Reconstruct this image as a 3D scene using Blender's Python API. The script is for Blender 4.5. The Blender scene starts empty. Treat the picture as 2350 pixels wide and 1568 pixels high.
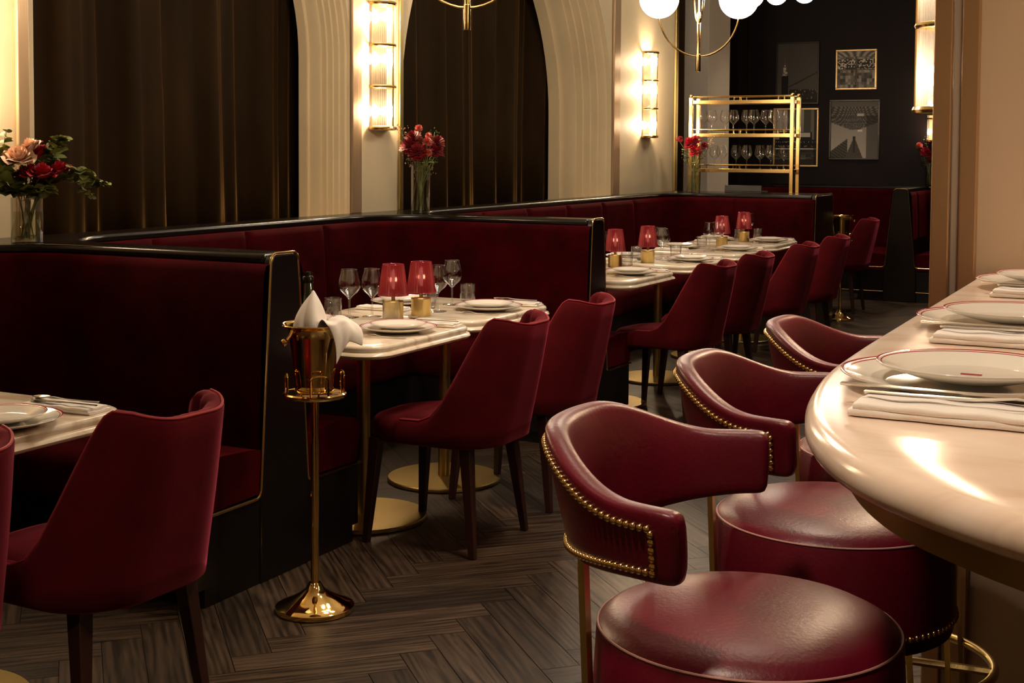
import bpy, math, random
from mathutils import Vector, Matrix
R = math.radians
random.seed(7)
SC = bpy.context.scene
COL = SC.collection

# ------------------------------------------------------------------ camera, world, exposure
FPX = 3100.0
YAW = math.atan2(2750 - 1175, FPX); PITCH = R(2.9); ROLL = .006
fw = Vector((-math.sin(YAW), math.cos(YAW), 0)); rt = Vector((math.cos(YAW), math.sin(YAW), 0)); up = Vector((0, 0, 1))
f2 = fw*math.cos(PITCH) - up*math.sin(PITCH); u2 = up*math.cos(PITCH) + fw*math.sin(PITCH)
r3 = rt*math.cos(ROLL) + u2*math.sin(ROLL); u3 = u2*math.cos(ROLL) - rt*math.sin(ROLL)
cd = bpy.data.cameras.new('camera'); cam = bpy.data.objects.new('camera', cd); COL.objects.link(cam)
cam.matrix_world = Matrix(((r3.x, u3.x, -f2.x, 0), (r3.y, u3.y, -f2.y, 0), (r3.z, u3.z, -f2.z, 1.434), (0, 0, 0, 1)))
cd.sensor_fit = 'HORIZONTAL'; cd.sensor_width = 36; cd.lens = 36*FPX/2350
cd.shift_y = -(784-501)/2350; cd.clip_start = .05; cd.clip_end = 60
SC.camera = cam
SC.view_settings.view_transform = 'Standard'; SC.view_settings.look = 'None'
SC.view_settings.gamma = 1; SC.view_settings.use_curve_mapping = False
SC.view_settings.exposure = 0.55
w = bpy.data.worlds.new('world'); SC.world = w; w.use_nodes = True
w.node_tree.nodes['Background'].inputs[0].default_value = (1, .75, .5, 1)
w.node_tree.nodes['Background'].inputs[1].default_value = .01
SC.cycles.use_denoising = True
SC.cycles.caustics_reflective = False; SC.cycles.caustics_refractive = False
SC.cycles.sample_clamp_indirect = 6
SC.cycles.max_bounces = 10; SC.cycles.transparent_max_bounces = 24

WARM = (1, .73, .47)
def light(kind, name, loc, energy, color=WARM, size=.1, rot=(0, 0, 0), parent=None, spot=None, sy=None, blend=.6):
    l = bpy.data.lights.new(name, kind); l.energy = energy; l.color = color
    if kind == 'AREA':
        l.size = size; l.shape = 'DISK'
    else: l.shadow_soft_size = size
    if kind == 'SPOT': l.spot_size = R(spot); l.spot_blend = blend
    o = bpy.data.objects.new(name, l); COL.objects.link(o); o.location = loc; o.rotation_euler = rot
    if parent: o.parent = parent
    return o

# ------------------------------------------------------------------ material helpers
def newmat(name):
    m = bpy.data.materials.new(name); m.use_nodes = True
    return m, m.node_tree, m.node_tree.nodes['Principled BSDF']
def pmat(name, col, rough=.5, metal=0, coat=0, sheen=0, sheentint=(1, 1, 1), bump=0, bscale=200, var=0, vscale=6, spec=.5, stretch=(1, 1, 1), emit=None, es=0, sheenr=.4, coatr=.1):
    m, t, b = newmat(name)
    b.inputs['Base Color'].default_value = (*col, 1); b.inputs['Roughness'].default_value = rough
    b.inputs['Metallic'].default_value = metal; b.inputs['Coat Weight'].default_value = coat; b.inputs['Coat Roughness'].default_value = coatr
    b.inputs['Sheen Weight'].default_value = sheen; b.inputs['Sheen Tint'].default_value = (*sheentint, 1); b.inputs['Sheen Roughness'].default_value = sheenr
    b.inputs['Specular IOR Level'].default_value = spec
    if emit: b.inputs['Emission Color'].default_value = (*emit, 1); b.inputs['Emission Strength'].default_value = es
    tc = t.nodes.new('ShaderNodeTexCoord'); mp = t.nodes.new('ShaderNodeMapping'); mp.inputs['Scale'].default_value = stretch
    t.links.new(tc.outputs['Object'], mp.inputs[0])
    if var:
        n = t.nodes.new('ShaderNodeTexNoise'); n.inputs['Scale'].default_value = vscale; n.inputs['Detail'].default_value = 5
        t.links.new(mp.outputs[0], n.inputs['Vector'])
        r = t.nodes.new('ShaderNodeValToRGB'); r.color_ramp.elements[0].position = .3; r.color_ramp.elements[1].position = .7
        r.color_ramp.elements[0].color = (*[c*(1-var) for c in col], 1); r.color_ramp.elements[1].color = (*[min(1, c*(1+var)) for c in col], 1)
        t.links.new(n.outputs['Fac'], r.inputs[0]); t.links.new(r.outputs[0], b.inputs['Base Color'])
    if bump:
        n = t.nodes.new('ShaderNodeTexNoise'); n.inputs['Scale'].default_value = bscale; n.inputs['Detail'].default_value = 3
        bp = t.nodes.new('ShaderNodeBump'); bp.inputs['Strength'].default_value = bump; bp.inputs['Distance'].default_value = .002
        t.links.new(mp.outputs[0], n.inputs['Vector']); t.links.new(n.outputs['Fac'], bp.inputs['Height']); t.links.new(bp.outputs[0], b.inputs['Normal'])
    return m
def glassmat(name, tint=(1, 1, 1), k=1.0, rough=.0, ior=1.45):
    m = bpy.data.materials.new(name); m.use_nodes = True; t = m.node_tree; t.nodes.clear()
    o = t.nodes.new('ShaderNodeOutputMaterial'); mx = t.nodes.new('ShaderNodeMixShader'); tr = t.nodes.new('ShaderNodeBsdfTransparent'); g = t.nodes.new('ShaderNodeBsdfGlossy')
    tr.inputs[0].default_value = (*tint, 1); g.inputs['Roughness'].default_value = rough
    fr = t.nodes.new('ShaderNodeLayerWeight'); fr.inputs[0].default_value = .5
    pw = t.nodes.new('ShaderNodeMath'); pw.operation = 'POWER'; pw.inputs[1].default_value = 3.2
    mu = t.nodes.new('ShaderNodeMath'); mu.operation = 'MULTIPLY_ADD'; mu.inputs[1].default_value = .55*k; mu.inputs[2].default_value = .045*k; mu.use_clamp = True
    t.links.new(fr.outputs['Facing'], pw.inputs[0]); t.links.new(pw.outputs[0], mu.inputs[0]); t.links.new(mu.outputs[0], mx.inputs[0]); t.links.new(tr.outputs[0], mx.inputs[1]); t.links.new(g.outputs[0], mx.inputs[2]); t.links.new(mx.outputs[0], o.inputs[0])
    return m
def rodmat(name):
    m = glassmat(name, (.97, .96, .94), 1.1, .08); t = m.node_tree
    o = [n for n in t.nodes if n.type == 'OUTPUT_MATERIAL'][0]; old = o.inputs[0].links[0].from_socket
    mx = t.nodes.new('ShaderNodeMixShader'); mx.inputs[0].default_value = .035; a = t.nodes.new('ShaderNodeMixShader'); a.inputs[0].default_value = .5
    d = t.nodes.new('ShaderNodeBsdfDiffuse'); tl = t.nodes.new('ShaderNodeBsdfTranslucent'); d.inputs[0].default_value = (.9, .85, .8, 1); tl.inputs[0].default_value = (.95, .9, .85, 1)
    t.links.new(d.outputs[0], a.inputs[1]); t.links.new(tl.outputs[0], a.inputs[2]); t.links.new(old, mx.inputs[1]); t.links.new(a.outputs[0], mx.inputs[2]); t.links.new(mx.outputs[0], o.inputs[0])
    return m
def emitmat(name, col, s):
    m = bpy.data.materials.new(name); m.use_nodes = True; t = m.node_tree; t.nodes.clear()
    o = t.nodes.new('ShaderNodeOutputMaterial'); e = t.nodes.new('ShaderNodeEmission'); e.inputs[0].default_value = (*col, 1); e.inputs[1].default_value = s
    t.links.new(e.outputs[0], o.inputs[0]); return m
def woodfloor():
    m, t, b = newmat('herringbone_oak')
    at = t.nodes.new('ShaderNodeAttribute'); at.attribute_name = 'tone'
    uv = t.nodes.new('ShaderNodeUVMap'); mp = t.nodes.new('ShaderNodeMapping'); mp.inputs['Scale'].default_value = (1.3, 15, 1)
    n = t.nodes.new('ShaderNodeTexNoise'); n.inputs['Scale'].default_value = 1.6; n.inputs['Detail'].default_value = 8; n.inputs['Distortion'].default_value = 2.2
    wv = t.nodes.new('ShaderNodeTexWave'); wv.wave_type = 'BANDS'; wv.bands_direction = 'Y'; wv.inputs['Scale'].default_value = .8; wv.inputs['Distortion'].default_value = 18; wv.inputs['Detail'].default_value = 4; wv.inputs['Detail Scale'].default_value = .5
    t.links.new(uv.outputs[0], mp.inputs[0]); t.links.new(mp.outputs[0], n.inputs['Vector']); t.links.new(mp.outputs[0], wv.inputs['Vector'])
    mi = t.nodes.new('ShaderNodeMix'); mi.data_type = 'FLOAT'; mi.inputs[0].default_value = .16
    t.links.new(n.outputs['Fac'], mi.inputs[2]); t.links.new(wv.outputs['Fac'], mi.inputs[3])
    ra = t.nodes.new('ShaderNodeValToRGB'); e = ra.color_ramp.elements
    e[0].position = .34; e[0].color = (.013, .007, .004, 1); e[1].position = .70; e[1].color = (.074, .047, .030, 1)
    t.links.new(mi.outputs[0], ra.inputs[0])
    mc = t.nodes.new('ShaderNodeMix'); mc.data_type = 'RGBA'; mc.blend_type = 'MULTIPLY'; mc.inputs[0].default_value = 1
    t.links.new(ra.outputs[0], mc.inputs[6]); t.links.new(at.outputs['Color'], mc.inputs[7]); t.links.new(mc.outputs[2], b.inputs['Base Color'])
    b.inputs['Roughness'].default_value = .36
    bp = t.nodes.new('ShaderNodeBump'); bp.inputs['Strength'].default_value = .35; bp.inputs['Distance'].default_value = .002
    t.links.new(mi.outputs[0], bp.inputs['Height']); t.links.new(bp.outputs[0], b.inputs['Normal'])
    return m
def marblemat(name, c0, c1, c2):
    m, t, b = newmat(name)
    tc = t.nodes.new('ShaderNodeTexCoord'); mp = t.nodes.new('ShaderNodeMapping'); mp.inputs['Rotation'].default_value = (0, 0, .5); mp.inputs['Scale'].default_value = (1, 3, 2)
    n = t.nodes.new('ShaderNodeTexNoise'); n.inputs['Scale'].default_value = 3.2; n.inputs['Detail'].default_value = 9; n.inputs['Distortion'].default_value = 1.3
    t.links.new(tc.outputs['Object'], mp.inputs[0]); t.links.new(mp.outputs[0], n.inputs['Vector'])
    r = t.nodes.new('ShaderNodeValToRGB'); e = r.color_ramp.elements
    e[0].position = .30; e[0].color = (*c2, 1); e[1].position = .62; e[1].color = (*c0, 1); k = e.new(.46); k.color = (*c1, 1)
    t.links.new(n.outputs['Fac'], r.inputs[0]); t.links.new(r.outputs[0], b.inputs['Base Color'])
    b.inputs['Roughness'].default_value = .17; b.inputs['Specular IOR Level'].default_value = .6
    return m
def shademat(name):
    m = bpy.data.materials.new(name); m.use_nodes = True; t = m.node_tree; t.nodes.clear()
    N = t.nodes.new; o = N('ShaderNodeOutputMaterial'); mx = N('ShaderNodeMixShader'); d = N('ShaderNodeBsdfDiffuse'); tl = N('ShaderNodeBsdfTranslucent')
    g = N('ShaderNodeBsdfGlossy'); g.inputs['Roughness'].default_value = .38; g.inputs[0].default_value = (1, .55, .55, 1); m2 = N('ShaderNodeMixShader'); m2.inputs[0].default_value = .07
    rf = N('ShaderNodeBsdfRefraction'); rf.inputs[0].default_value = (1, .42, .38, 1); rf.inputs['Roughness'].default_value = .8; rf.inputs['IOR'].default_value = 1.06; m3 = N('ShaderNodeMixShader'); m3.inputs[0].default_value = .10
    d.inputs[0].default_value = (.17, .004, .010, 1); tl.inputs[0].default_value = (.60, .07, .08, 1); mx.inputs[0].default_value = .32
    L = t.links.new
    L(d.outputs[0], mx.inputs[1]); L(tl.outputs[0], mx.inputs[2]); L(mx.outputs[0], m3.inputs[1]); L(rf.outputs[0], m3.inputs[2]); L(m3.outputs[0], m2.inputs[1]); L(g.outputs[0], m2.inputs[2]); L(m2.outputs[0], o.inputs[0])
    return m
def attrmat(name, rough=.35):
    m, t, b = newmat(name); a = t.nodes.new('ShaderNodeAttribute'); a.attribute_name = 'print'
    t.links.new(a.outputs['Color'], b.inputs['Base Color']); b.inputs['Roughness'].default_value = rough; b.inputs['Specular IOR Level'].default_value = .15
    return m

M = dict(
 plaster=pmat('cream_plaster', (.82, .67, .43), .55, var=.05, vscale=3, spec=.3),
 plaster2=pmat('pale_plaster', (.72, .62, .50), .55, var=.05, vscale=3, spec=.3),
 warmwall=pmat('warm_cream_wall', (.92, .75, .55), .5, var=.05, vscale=2, stretch=(1, 1, .3), spec=.3),
 ceil=pmat('ceiling_paint', (.55, .48, .40), .7),
 darkwall=pmat('aubergine_wall', (.011, .0062, .0068), .6, var=.1, spec=.2),
 darkbrown=pmat('dark_brown_panel', (.012, .007, .004), .5, spec=.12),
 floor=woodfloor(),
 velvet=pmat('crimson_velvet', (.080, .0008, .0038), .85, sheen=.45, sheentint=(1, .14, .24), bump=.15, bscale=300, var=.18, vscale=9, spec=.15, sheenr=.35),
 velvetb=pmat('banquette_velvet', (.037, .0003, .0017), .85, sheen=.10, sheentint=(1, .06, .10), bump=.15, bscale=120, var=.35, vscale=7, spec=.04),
 velvetp=pmat('velvet_piping', (.30, .02, .03), .6, sheen=.5, sheentint=(1, .35, .35), spec=.2),
 leather=pmat('burgundy_leather', (.125, .0030, .014), .38, coat=.10, coatr=.28, bump=.25, bscale=160, var=.2, vscale=8, spec=.42),
 leatherd=pmat('burgundy_leather_edge', (.05, .006, .010), .4, spec=.4),
 stitch=pmat('pale_stitching', (.55, .28, .24), .6),
 curtain=pmat('brown_velvet_curtain', (.030, .016, .006), .8, sheen=.6, sheentint=(.9, .48, .14), bump=.2, bscale=60, var=.3, vscale=5, spec=.1, stretch=(1, 1, .25), sheenr=.25),
 lacquer=pmat('black_lacquer', (.008, .006, .005), .22, spec=.5),
 blacksatin=pmat('black_satin_panel', (.006, .004, .004), .3, spec=.35),
 brass=pmat('brass', (.83, .58, .24), .2, metal=1),
 brassb=pmat('brushed_brass', (.62, .46, .18), .32, metal=1, bump=.12, bscale=300, stretch=(1, 1, .02)),
 gold=pmat('polished_gold', (.90, .62, .22), .06, metal=1),
 bronze=pmat('brushed_bronze', (.60, .41, .24), .34, metal=.55, bump=.15, bscale=200, stretch=(1, 1, .02)),
 steel=pmat('polished_steel', (.85, .81, .74), .2, metal=1),
 marble=marblemat('cream_marble', (.80, .72, .60), (.74, .62, .48), (.55, .43, .31)),
 marblep=marblemat('blush_marble', (.88, .72, .60), (.83, .65, .52), (.72, .53, .40)),
 china=pmat('white_china', (.80, .76, .68), .08, spec=.6),
 redline=pmat('red_plate_line', (.38, .02, .05), .12, spec=.6),
 linen=pmat('white_linen', (.86, .80, .74), .8, bump=.25, bscale=500, spec=.2),
 glass=glassmat('clear_glass', (.985, .985, .985), 2.3, .02),
 rod=rodmat('glass_rod'),
 water=glassmat('vase_water', (.86, .88, .72), 1.2),
 bulb=emitmat('glowing_bulb', (1, .86, .66), 45),
 dimbulb=emitmat('dim_lamp_bulb', (1, .80, .60), 1.2),
 globe=emitmat('glowing_opal_globe', (1, .86, .68), 15),
 can=emitmat('fill_light_lens', (1, .80, .55), 12),
 shade=shademat('red_pleated_silk'),
 cream=pmat('shade_rim', (.75, .6, .5), .6),
 wooddark=pmat('dark_stained_wood', (.030, .008, .006), .38, var=.3, vscale=12, stretch=(1, 1, .1)),
 bottle=pmat('dark_green_glass', (.010, .018, .006), .08, coat=1, coatr=.03),
 foil=pmat('black_foil', (.02, .018, .01), .25, metal=.6),
 pink=pmat('blush_petal', (.88, .60, .44), .6, sheen=.2),
 red=pmat('crimson_petal', (.42, .003, .022), .55, sheen=.3, sheentint=(1, .2, .3)),
 darkred=pmat('deep_red_petal', (.22, .002, .008), .6, sheen=.3, sheentint=(1, .2, .2)),
 coral=pmat('coral_petal', (.65, .10, .06), .6, sheen=.2),
 leaf=pmat('eucalyptus_leaf', (.24, .27, .085), .5, var=.35, vscale=20),
 leafd=pmat('dark_leaf', (.09, .12, .035), .5, var=.3, vscale=20),
 stem=pmat('green_stem', (.13, .17, .035), .5),
 blossom=pmat('tiny_blossom', (.60, .36, .22), .6),
 blackframe=pmat('black_frame', (.012, .009, .008), .3),
 goldframe=pmat('gold_frame', (.72, .52, .26), .35, metal=.8),
 art=attrmat('photographic_print'),
 laptop=pmat('grey_laptop', (.05, .05, .05), .4, metal=.6),
)

# ------------------------------------------------------------------ mesh helpers
class MB:
    def __init__(s): s.v = []; s.f = []; s.m = []; s.mats = []
    def mi(s, mat):
        if mat not in s.mats: s.mats.append(mat)
        return s.mats.index(mat)
    def add(s, v, f, mat=None):
        o = len(s.v); s.v += [tuple(p) for p in v]; s.f += [tuple(i+o for i in q) for q in f]
        s.m += [s.mi(mat) if mat else 0]*len(f); return s
    def build(s, name, mat=None, parent=None, smooth=True, bevel=0, bseg=2, sub=0, angle=40, tf=None):
        me = bpy.data.meshes.new(name)
        v = [tf @ Vector(p) for p in s.v] if tf else s.v
        me.from_pydata(v, [], s.f); me.validate(); 
        for k in (s.mats if s.mats else [mat]): me.materials.append(M[k])
        if s.mats and len(me.polygons) == len(s.m): me.polygons.foreach_set('material_index', s.m)
        me.update()
        if smooth:
            me.polygons.foreach_set('use_smooth', [True]*len(me.polygons))
            if angle < 180: me.set_sharp_from_angle(angle=R(angle))
        o = bpy.data.objects.new(name, me); COL.objects.link(o)
        if parent: o.parent = parent
        if bevel:
            b = o.modifiers.new('bevel', 'BEVEL'); b.width = bevel; b.segments = bseg; b.limit_method = 'ANGLE'; b.angle_limit = R(35)
            me.polygons.foreach_set('use_smooth', [True]*len(me.polygons)); b.harden_normals = False
        if sub:
            b = o.modifiers.new('sub', 'SUBSURF'); b.levels = sub; b.render_levels = sub
        return o
def box(x0, x1, y0, y1, z0, z1):
    v = [(x0, y0, z0), (x1, y0, z0), (x1, y1, z0), (x0, y1, z0), (x0, y0, z1), (x1, y0, z1), (x1, y1, z1), (x0, y1, z1)]
    return v, [(0, 3, 2, 1), (4, 5, 6, 7), (0, 1, 5, 4), (1, 2, 6, 5), (2, 3, 7, 6), (3, 0, 4, 7)]
def lathe(prof, n=32, a0=0, a1=360):
    full = abs(a1-a0-360) < 1e-6; k = n if full else n+1; v = []; f = []
    for j in range(k):
        a = R(a0+(a1-a0)*j/n); c, s = math.cos(a), math.sin(a)
        for r, z in prof: v.append((r*c, r*s, z))
    m = len(prof)
    for j in range(n):
        j2 = (j+1) % k
        for i in range(m-1):
            a, b, c, d = j*m+i, j2*m+i, j2*m+i+1, j*m+i+1
            if prof[i][0] < 1e-6: f.append((a, c, d))
            elif prof[i+1][0] < 1e-6: f.append((a, b, c))
            else: f.append((a, b, c, d))
    return v, f
def tube(pts, r, n=8, closed=False, caps=True, flat=None):
    P = [Vector(p) for p in pts]; N = len(P); v = []; f = []; prev = None
    for i, p in enumerate(P):
        if closed: t = (P[(i+1) % N]-P[i-1])
        else: t = P[min(i+1, N-1)]-P[max(i-1, 0)]
        t.normalize()
        if prev is None:
            a = Vector((0, 0, 1)) if abs(t.z) < .9 else Vector((1, 0, 0)); x = a.cross(t).normalized()
        else:
            x = prev-t*prev.dot(t); x.normalize()
        prev = x; y = t.cross(x); rr = r[i] if isinstance(r, (list, tuple)) else r
        for k in range(n):
            a = 2*math.pi*k/n + (math.pi/4 if n == 4 else 0)
            q = p+x*math.cos(a)*rr*(flat[0] if flat else 1)+y*math.sin(a)*rr*(flat[1] if flat else 1); v.append(tuple(q))
    for i in range(N if closed else N-1):
        j = (i+1) % N
        for k in range(n):
            k2 = (k+1) % n; f.append((i*n+k, i*n+k2, j*n+k2, j*n+k))
    if caps and not closed:
        f.append(tuple(range(n-1, -1, -1))); f.append(tuple((N-1)*n+k for k in range(n)))
    return v, f
def loft(rings, closed_ring=False, closed_path=False, capends=False):
    """rings: list of equally long point lists"""
    m = len(rings[0]); v = [p for r in rings for p in r]; f = []; N = len(rings)
    for i in range(N if closed_path else N-1):
        j = (i+1) % N
        for k in range(m if closed_ring else m-1):
            k2 = (k+1) % m; f.append((i*m+k, i*m+k2, j*m+k2, j*m+k))
    if capends:
        f.append(tuple(range(m-1, -1, -1))); f.append(tuple((N-1)*m+k for k in range(m)))
    return v, f
def prism(poly, z0, z1):
    n = len(poly); v = [(x, y, z0) for x, y in poly]+[(x, y, z1) for x, y in poly]
    f = [tuple(range(n-1, -1, -1)), tuple(range(n, 2*n))]+[(i, (i+1) % n, n+(i+1) % n, n+i) for i in range(n)]
    return v, f
def sphere(c, r, n=12, m=8, sz=1):
    v, f = lathe([(r*math.sin(math.pi*i/m) if 0 < i < m else 0, -r*sz*math.cos(math.pi*i/m)) for i in range(m+1)], n)
    return [(x+c[0], y+c[1], z+c[2]) for x, y, z in v], f
def catmull(P, k=6, closed=False):
    out = []; n = len(P); g = lambda i: Vector(P[i % n] if closed else P[max(0, min(n-1, i))])
    for i in range(n if closed else n-1):
        a, b, c, d = g(i-1), g(i), g(i+1), g(i+2)
        for j in range(k):
            t = j/k; out.append(tuple(.5*((2*b)+(c-a)*t+(2*a-5*b+4*c-d)*t*t+(3*b-a-3*c+d)*t**3)))
    if not closed: out.append(tuple(g(n-1)))
    return out
def fillet(P, r, k=6):
    out = [P[0]]
    for i in range(1, len(P)-1):
        p = Vector(P[i]); a = (Vector(P[i-1])-p); b = (Vector(P[i+1])-p); d = min(r, a.length*.49, b.length*.49); a.normalize(); b.normalize()
        s, e = p+a*d, p+b*d
        for j in range(k+1):
            t = j/k; out.append(tuple(s*(1-t)**2+p*2*t*(1-t)+e*t*t))
    out.append(P[-1]); return out
def smooth01(x, a, b):
    t = max(0, min(1, (x-a)/(b-a))); return t*t*(3-2*t)
def xf(vf, loc=(0, 0, 0), rz=0, rx=0, ry=0, s=1):
    m = Matrix.Translation(loc) @ Matrix.Rotation(rz, 4, 'Z') @ Matrix.Rotation(ry, 4, 'Y') @ Matrix.Rotation(rx, 4, 'X') @ Matrix.Scale(s, 4)
    return [tuple(m @ Vector(p)) for p in vf[0]], vf[1]

def tag(o, label=None, cat=None, group=None, kind=None):
    if label: o['label'] = label
    if cat: o['category'] = cat
    if group: o['group'] = group
    if kind: o['kind'] = kind
    return o
def thing(name, label, cat, loc=(0, 0, 0), rz=0, group=None):
    o = bpy.data.objects.new(name, None); COL.objects.link(o); o.location = loc; o.rotation_euler = (0, 0, rz); o.empty_display_size = .05
    return tag(o, label, cat, group)
def struct(mb, name, mat=None, **k):
    return tag(mb.build(name, mat, **k), kind='structure')
def kids(o): return [c for c in bpy.data.objects if c.parent == o]
def dup(o, loc=None, rz=None, label=None, group=None, scale=None):
    def rec(s, par):
        c = s.copy(); COL.objects.link(c)
        if par: c.parent = par
        for ch in ks[s.name]: rec(ch, c)
        return c
    ks = {}
    def gather(s):
        ks[s.name] = kids(s)
        for ch in ks[s.name]: gather(ch)
    gather(o); c = rec(o, None)
    if loc is not None: c.location = loc
    if rz is not None: c.rotation_euler = (0, 0, rz)
    if scale: c.scale = (scale,)*3
    if label: c['label'] = label
    if group: c['group'] = group
    return c

# ------------------------------------------------------------------ room shell
CEIL = 3.7; WX = -4.1; FY = 14.4
# herringbone floor: one mesh, every plank its own faces, tone per plank
def build_floor():
    W, L = .115, .575; v = []; f = []; tone = []; uvs = []
    rnd = random.Random(3); c45 = math.cos(R(45))
    def plank(a0, b0, a1, b1, along):
        g = .0012; t = rnd.uniform(.5, 1.35); o = len(v); ou, ov = rnd.uniform(0, 40), rnd.uniform(0, 40)
        for a, b in ((a0+g, b0+g), (a1-g, b0+g), (a1-g, b1-g), (a0+g, b1-g)):
            X = (a-b)*c45; Yy = (a+b)*c45; v.append((X-1.5, Yy+5.5, 0))
            uvs.append(((a if along else b)+ou, (b if along else a)+ov))
        f.append((o, o+1, o+2, o+3)); tone.append((t*rnd.uniform(.97, 1.03), t, t*rnd.uniform(.94, 1.0)))
    for j in range(-14, 15):
        for k in range(-150, 151):
            ta, tb = j*L+k*W, -j*L+k*W
            cx, cy = (ta-tb)*c45-1.5, (ta+tb)*c45+5.5
            if -5.3 < cx < 2.2 and -3.9 < cy < 15.1:
                plank(ta, tb, ta+L, tb+W, True); plank(ta, tb+W, ta+W, tb+W+L, False)
    # keep planks inside the walls
    v = [(max(-4.75, min(1.3, x)), max(-3.1, min(14.5, y)), z) for x, y, z in v]
    keep = [i for i, q in enumerate(f) if len({v[k][:2] for k in q}) == 4]
    b0 = len(v)
    me = bpy.data.meshes.new('floor'); me.from_pydata(v, [], [f[i] for i in keep]); me.materials.append(M['floor'])
    ca = me.attributes.new('tone', 'FLOAT_COLOR', 'FACE'); ca.data.foreach_set('color', [c for i in keep for c in (*tone[i], 1)])
    ul = me.uv_layers.new(name='UVMap'); ul.data.foreach_set('uv', [c for i in keep for k in f[i] for c in uvs[k]])
    o = bpy.data.objects.new('floor', me); COL.objects.link(o); tag(o, kind='structure')
build_floor()
struct(MB().add(*box(-5.0, 1.35, -3.1, 14.6, -.12, -.003), 'darkbrown'), 'floor_slab', smooth=False)
struct(MB().add(*box(-5.0, 1.35, -3.1, 14.6, CEIL, CEIL+.1), 'ceil'), 'ceiling', smooth=False)
struct(MB().add(*box(-4.8, 1.35, -3.1, -3.0, 0, CEIL), 'plaster'), 'wall_back', smooth=False)
struct(MB().add(*box(1.25, 1.35, -3.0, 3.6, 0, CEIL), 'plaster'), 'wall_right', smooth=False)
struct(MB().add(*box(-.607, 1.35, 3.6, 3.72, 0, CEIL), 'warmwall').add(*box(-.60, -.5, 3.72, FY, 0, CEIL), 'darkbrown'), 'wall_bar', smooth=False)
struct(MB().add(*box(-4.8, .0, FY, FY+.15, 0, CEIL), 'darkwall'), 'wall_far', smooth=False)

# window wall: piers, arches and their stepped mouldings
ARCH = [(3.90, 6.128, 1.92), (6.66, 9.774, 1.70)]
def arch_path(y0, y1, zs, inset, n=40):
    c = (y0+y1)/2; r = (y1-y0)/2-inset; P = [(y0+inset, 1.0)]
    P.append((y0+inset, zs))
    for i in range(1, n): a = math.pi*(1-i/n); P.append((c+r*math.cos(a), zs+r*math.sin(a)))
    P += [(y1-inset, zs), (y1-inset, 1.0)]; return P
wm = MB()
for y0, y1 in [(-3.0, 3.892), (6.136, 6.652), (9.782, 11.232)]:
    wm.add(*box(WX-.08, WX, y0, y1, 0, CEIL), 'plaster')
for y0, y1, zs in ARCH:
    P = [p for p in arch_path(y0, y1, zs, 0)][1:-1]
    v = []; f = []
    for y, z in P: v += [(WX, y, z), (WX, y, CEIL)]
    for i in range(len(P)-1): f.append((2*i, 2*i+2, 2*i+3, 2*i+1))
    wm.add(v, f, 'plaster'); wm.add(*box(WX-.3, WX, y0, y1, 0, 1.04), 'plaster')
wm.add(*box(WX-.75, WX-.7, -3.0, 11.6, 0, CEIL), 'darkbrown')
struct(wm, 'wall_window', smooth=False)
PROF = [(0, 0), (.025, 0), (.03, .008), (.035, .012), (.07, .012), (.075, .022), (.11, .022), (.115, .032), (.15, .032), (.155, .045), (.19, .045), (.192, .055), (.21, .062), (.25, .062), (.272, .066), (.28, .076), (.28, .09), (.34, .095)]
DS = (.84, 1.5)
for i, (y0, y1, zs) in enumerate(ARCH):
    rings = []
    for d, ins in PROF: rings.append([(WX-d*DS[i], y, z) for y, z in arch_path(y0, y1, zs, ins*.75)])
    struct(MB().add(*loft(rings), 'plaster'), 'trim_%d' % (i+1), angle=30)
tn = 3
def trimbox(*b, mat='bronze', bevel=.004):
    global tn
    struct(MB().add(*box(*b), mat), 'trim_%d' % tn, bevel=bevel); tn += 1
trimbox(WX, WX+.018, 3.81, 3.868, 1.085, CEIL)
trimbox(WX, WX+.010, 3.868, 3.898, 1.085, CEIL, mat='plaster')
trimbox(WX, WX+.018, 6.130, 6.19, 1.085, CEIL); trimbox(WX, WX+.010, 6.19, 6.232, 1.085, CEIL)
trimbox(WX, WX+.016, 6.62, 6.656, 1.085, CEIL, mat='brassb')
trimbox(WX, WX+.02, 9.777, 9.905, 1.085, CEIL)
trimbox(WX, WX+.02, 11.17, 11.23, 1.085, CEIL, mat='brassb')
# far left corner: dark recess, pale pier, dark pilaster
struct(MB().add(*box(-4.75, -4.17, 12.3, 12.95, 0, CEIL), 'plaster2').add(*box(-4.75, -4.65, 11.23, FY, 0, CEIL), 'darkbrown'), 'wall_left', bevel=.004)
struct(MB().add(*box(-4.65, -4.43, 14.1, FY, 0, CEIL), 'darkbrown'), 'trim_%d' % tn, bevel=.003); tn += 1
# panel moulding on the dark far wall
pm = MB()
for (x0, x1, z0, z1) in [(-4.36, -3.98, 2.9, 3.6), (-3.85, -3.15, 1.16, 2.99), (-3.0, -2.2, 1.16, 3.2)]:
    pm.add(*tube([(x0, FY-.004, z0), (x1, FY-.004, z0), (x1, FY-.004, z1), (x0, FY-.004, z1)], .008, 6, closed=True))
# bar-side column dressings: bronze strip, pale reveal, bronze strip, warm wall
trimbox(-.612, -.566, 3.575, 3.62, 0, CEIL); trimbox(-.566, -.543, 3.59, 3.62, 0, CEIL, mat='plaster2'); trimbox(-.543, -.500, 3.575, 3.62, 0, CEIL)

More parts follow.
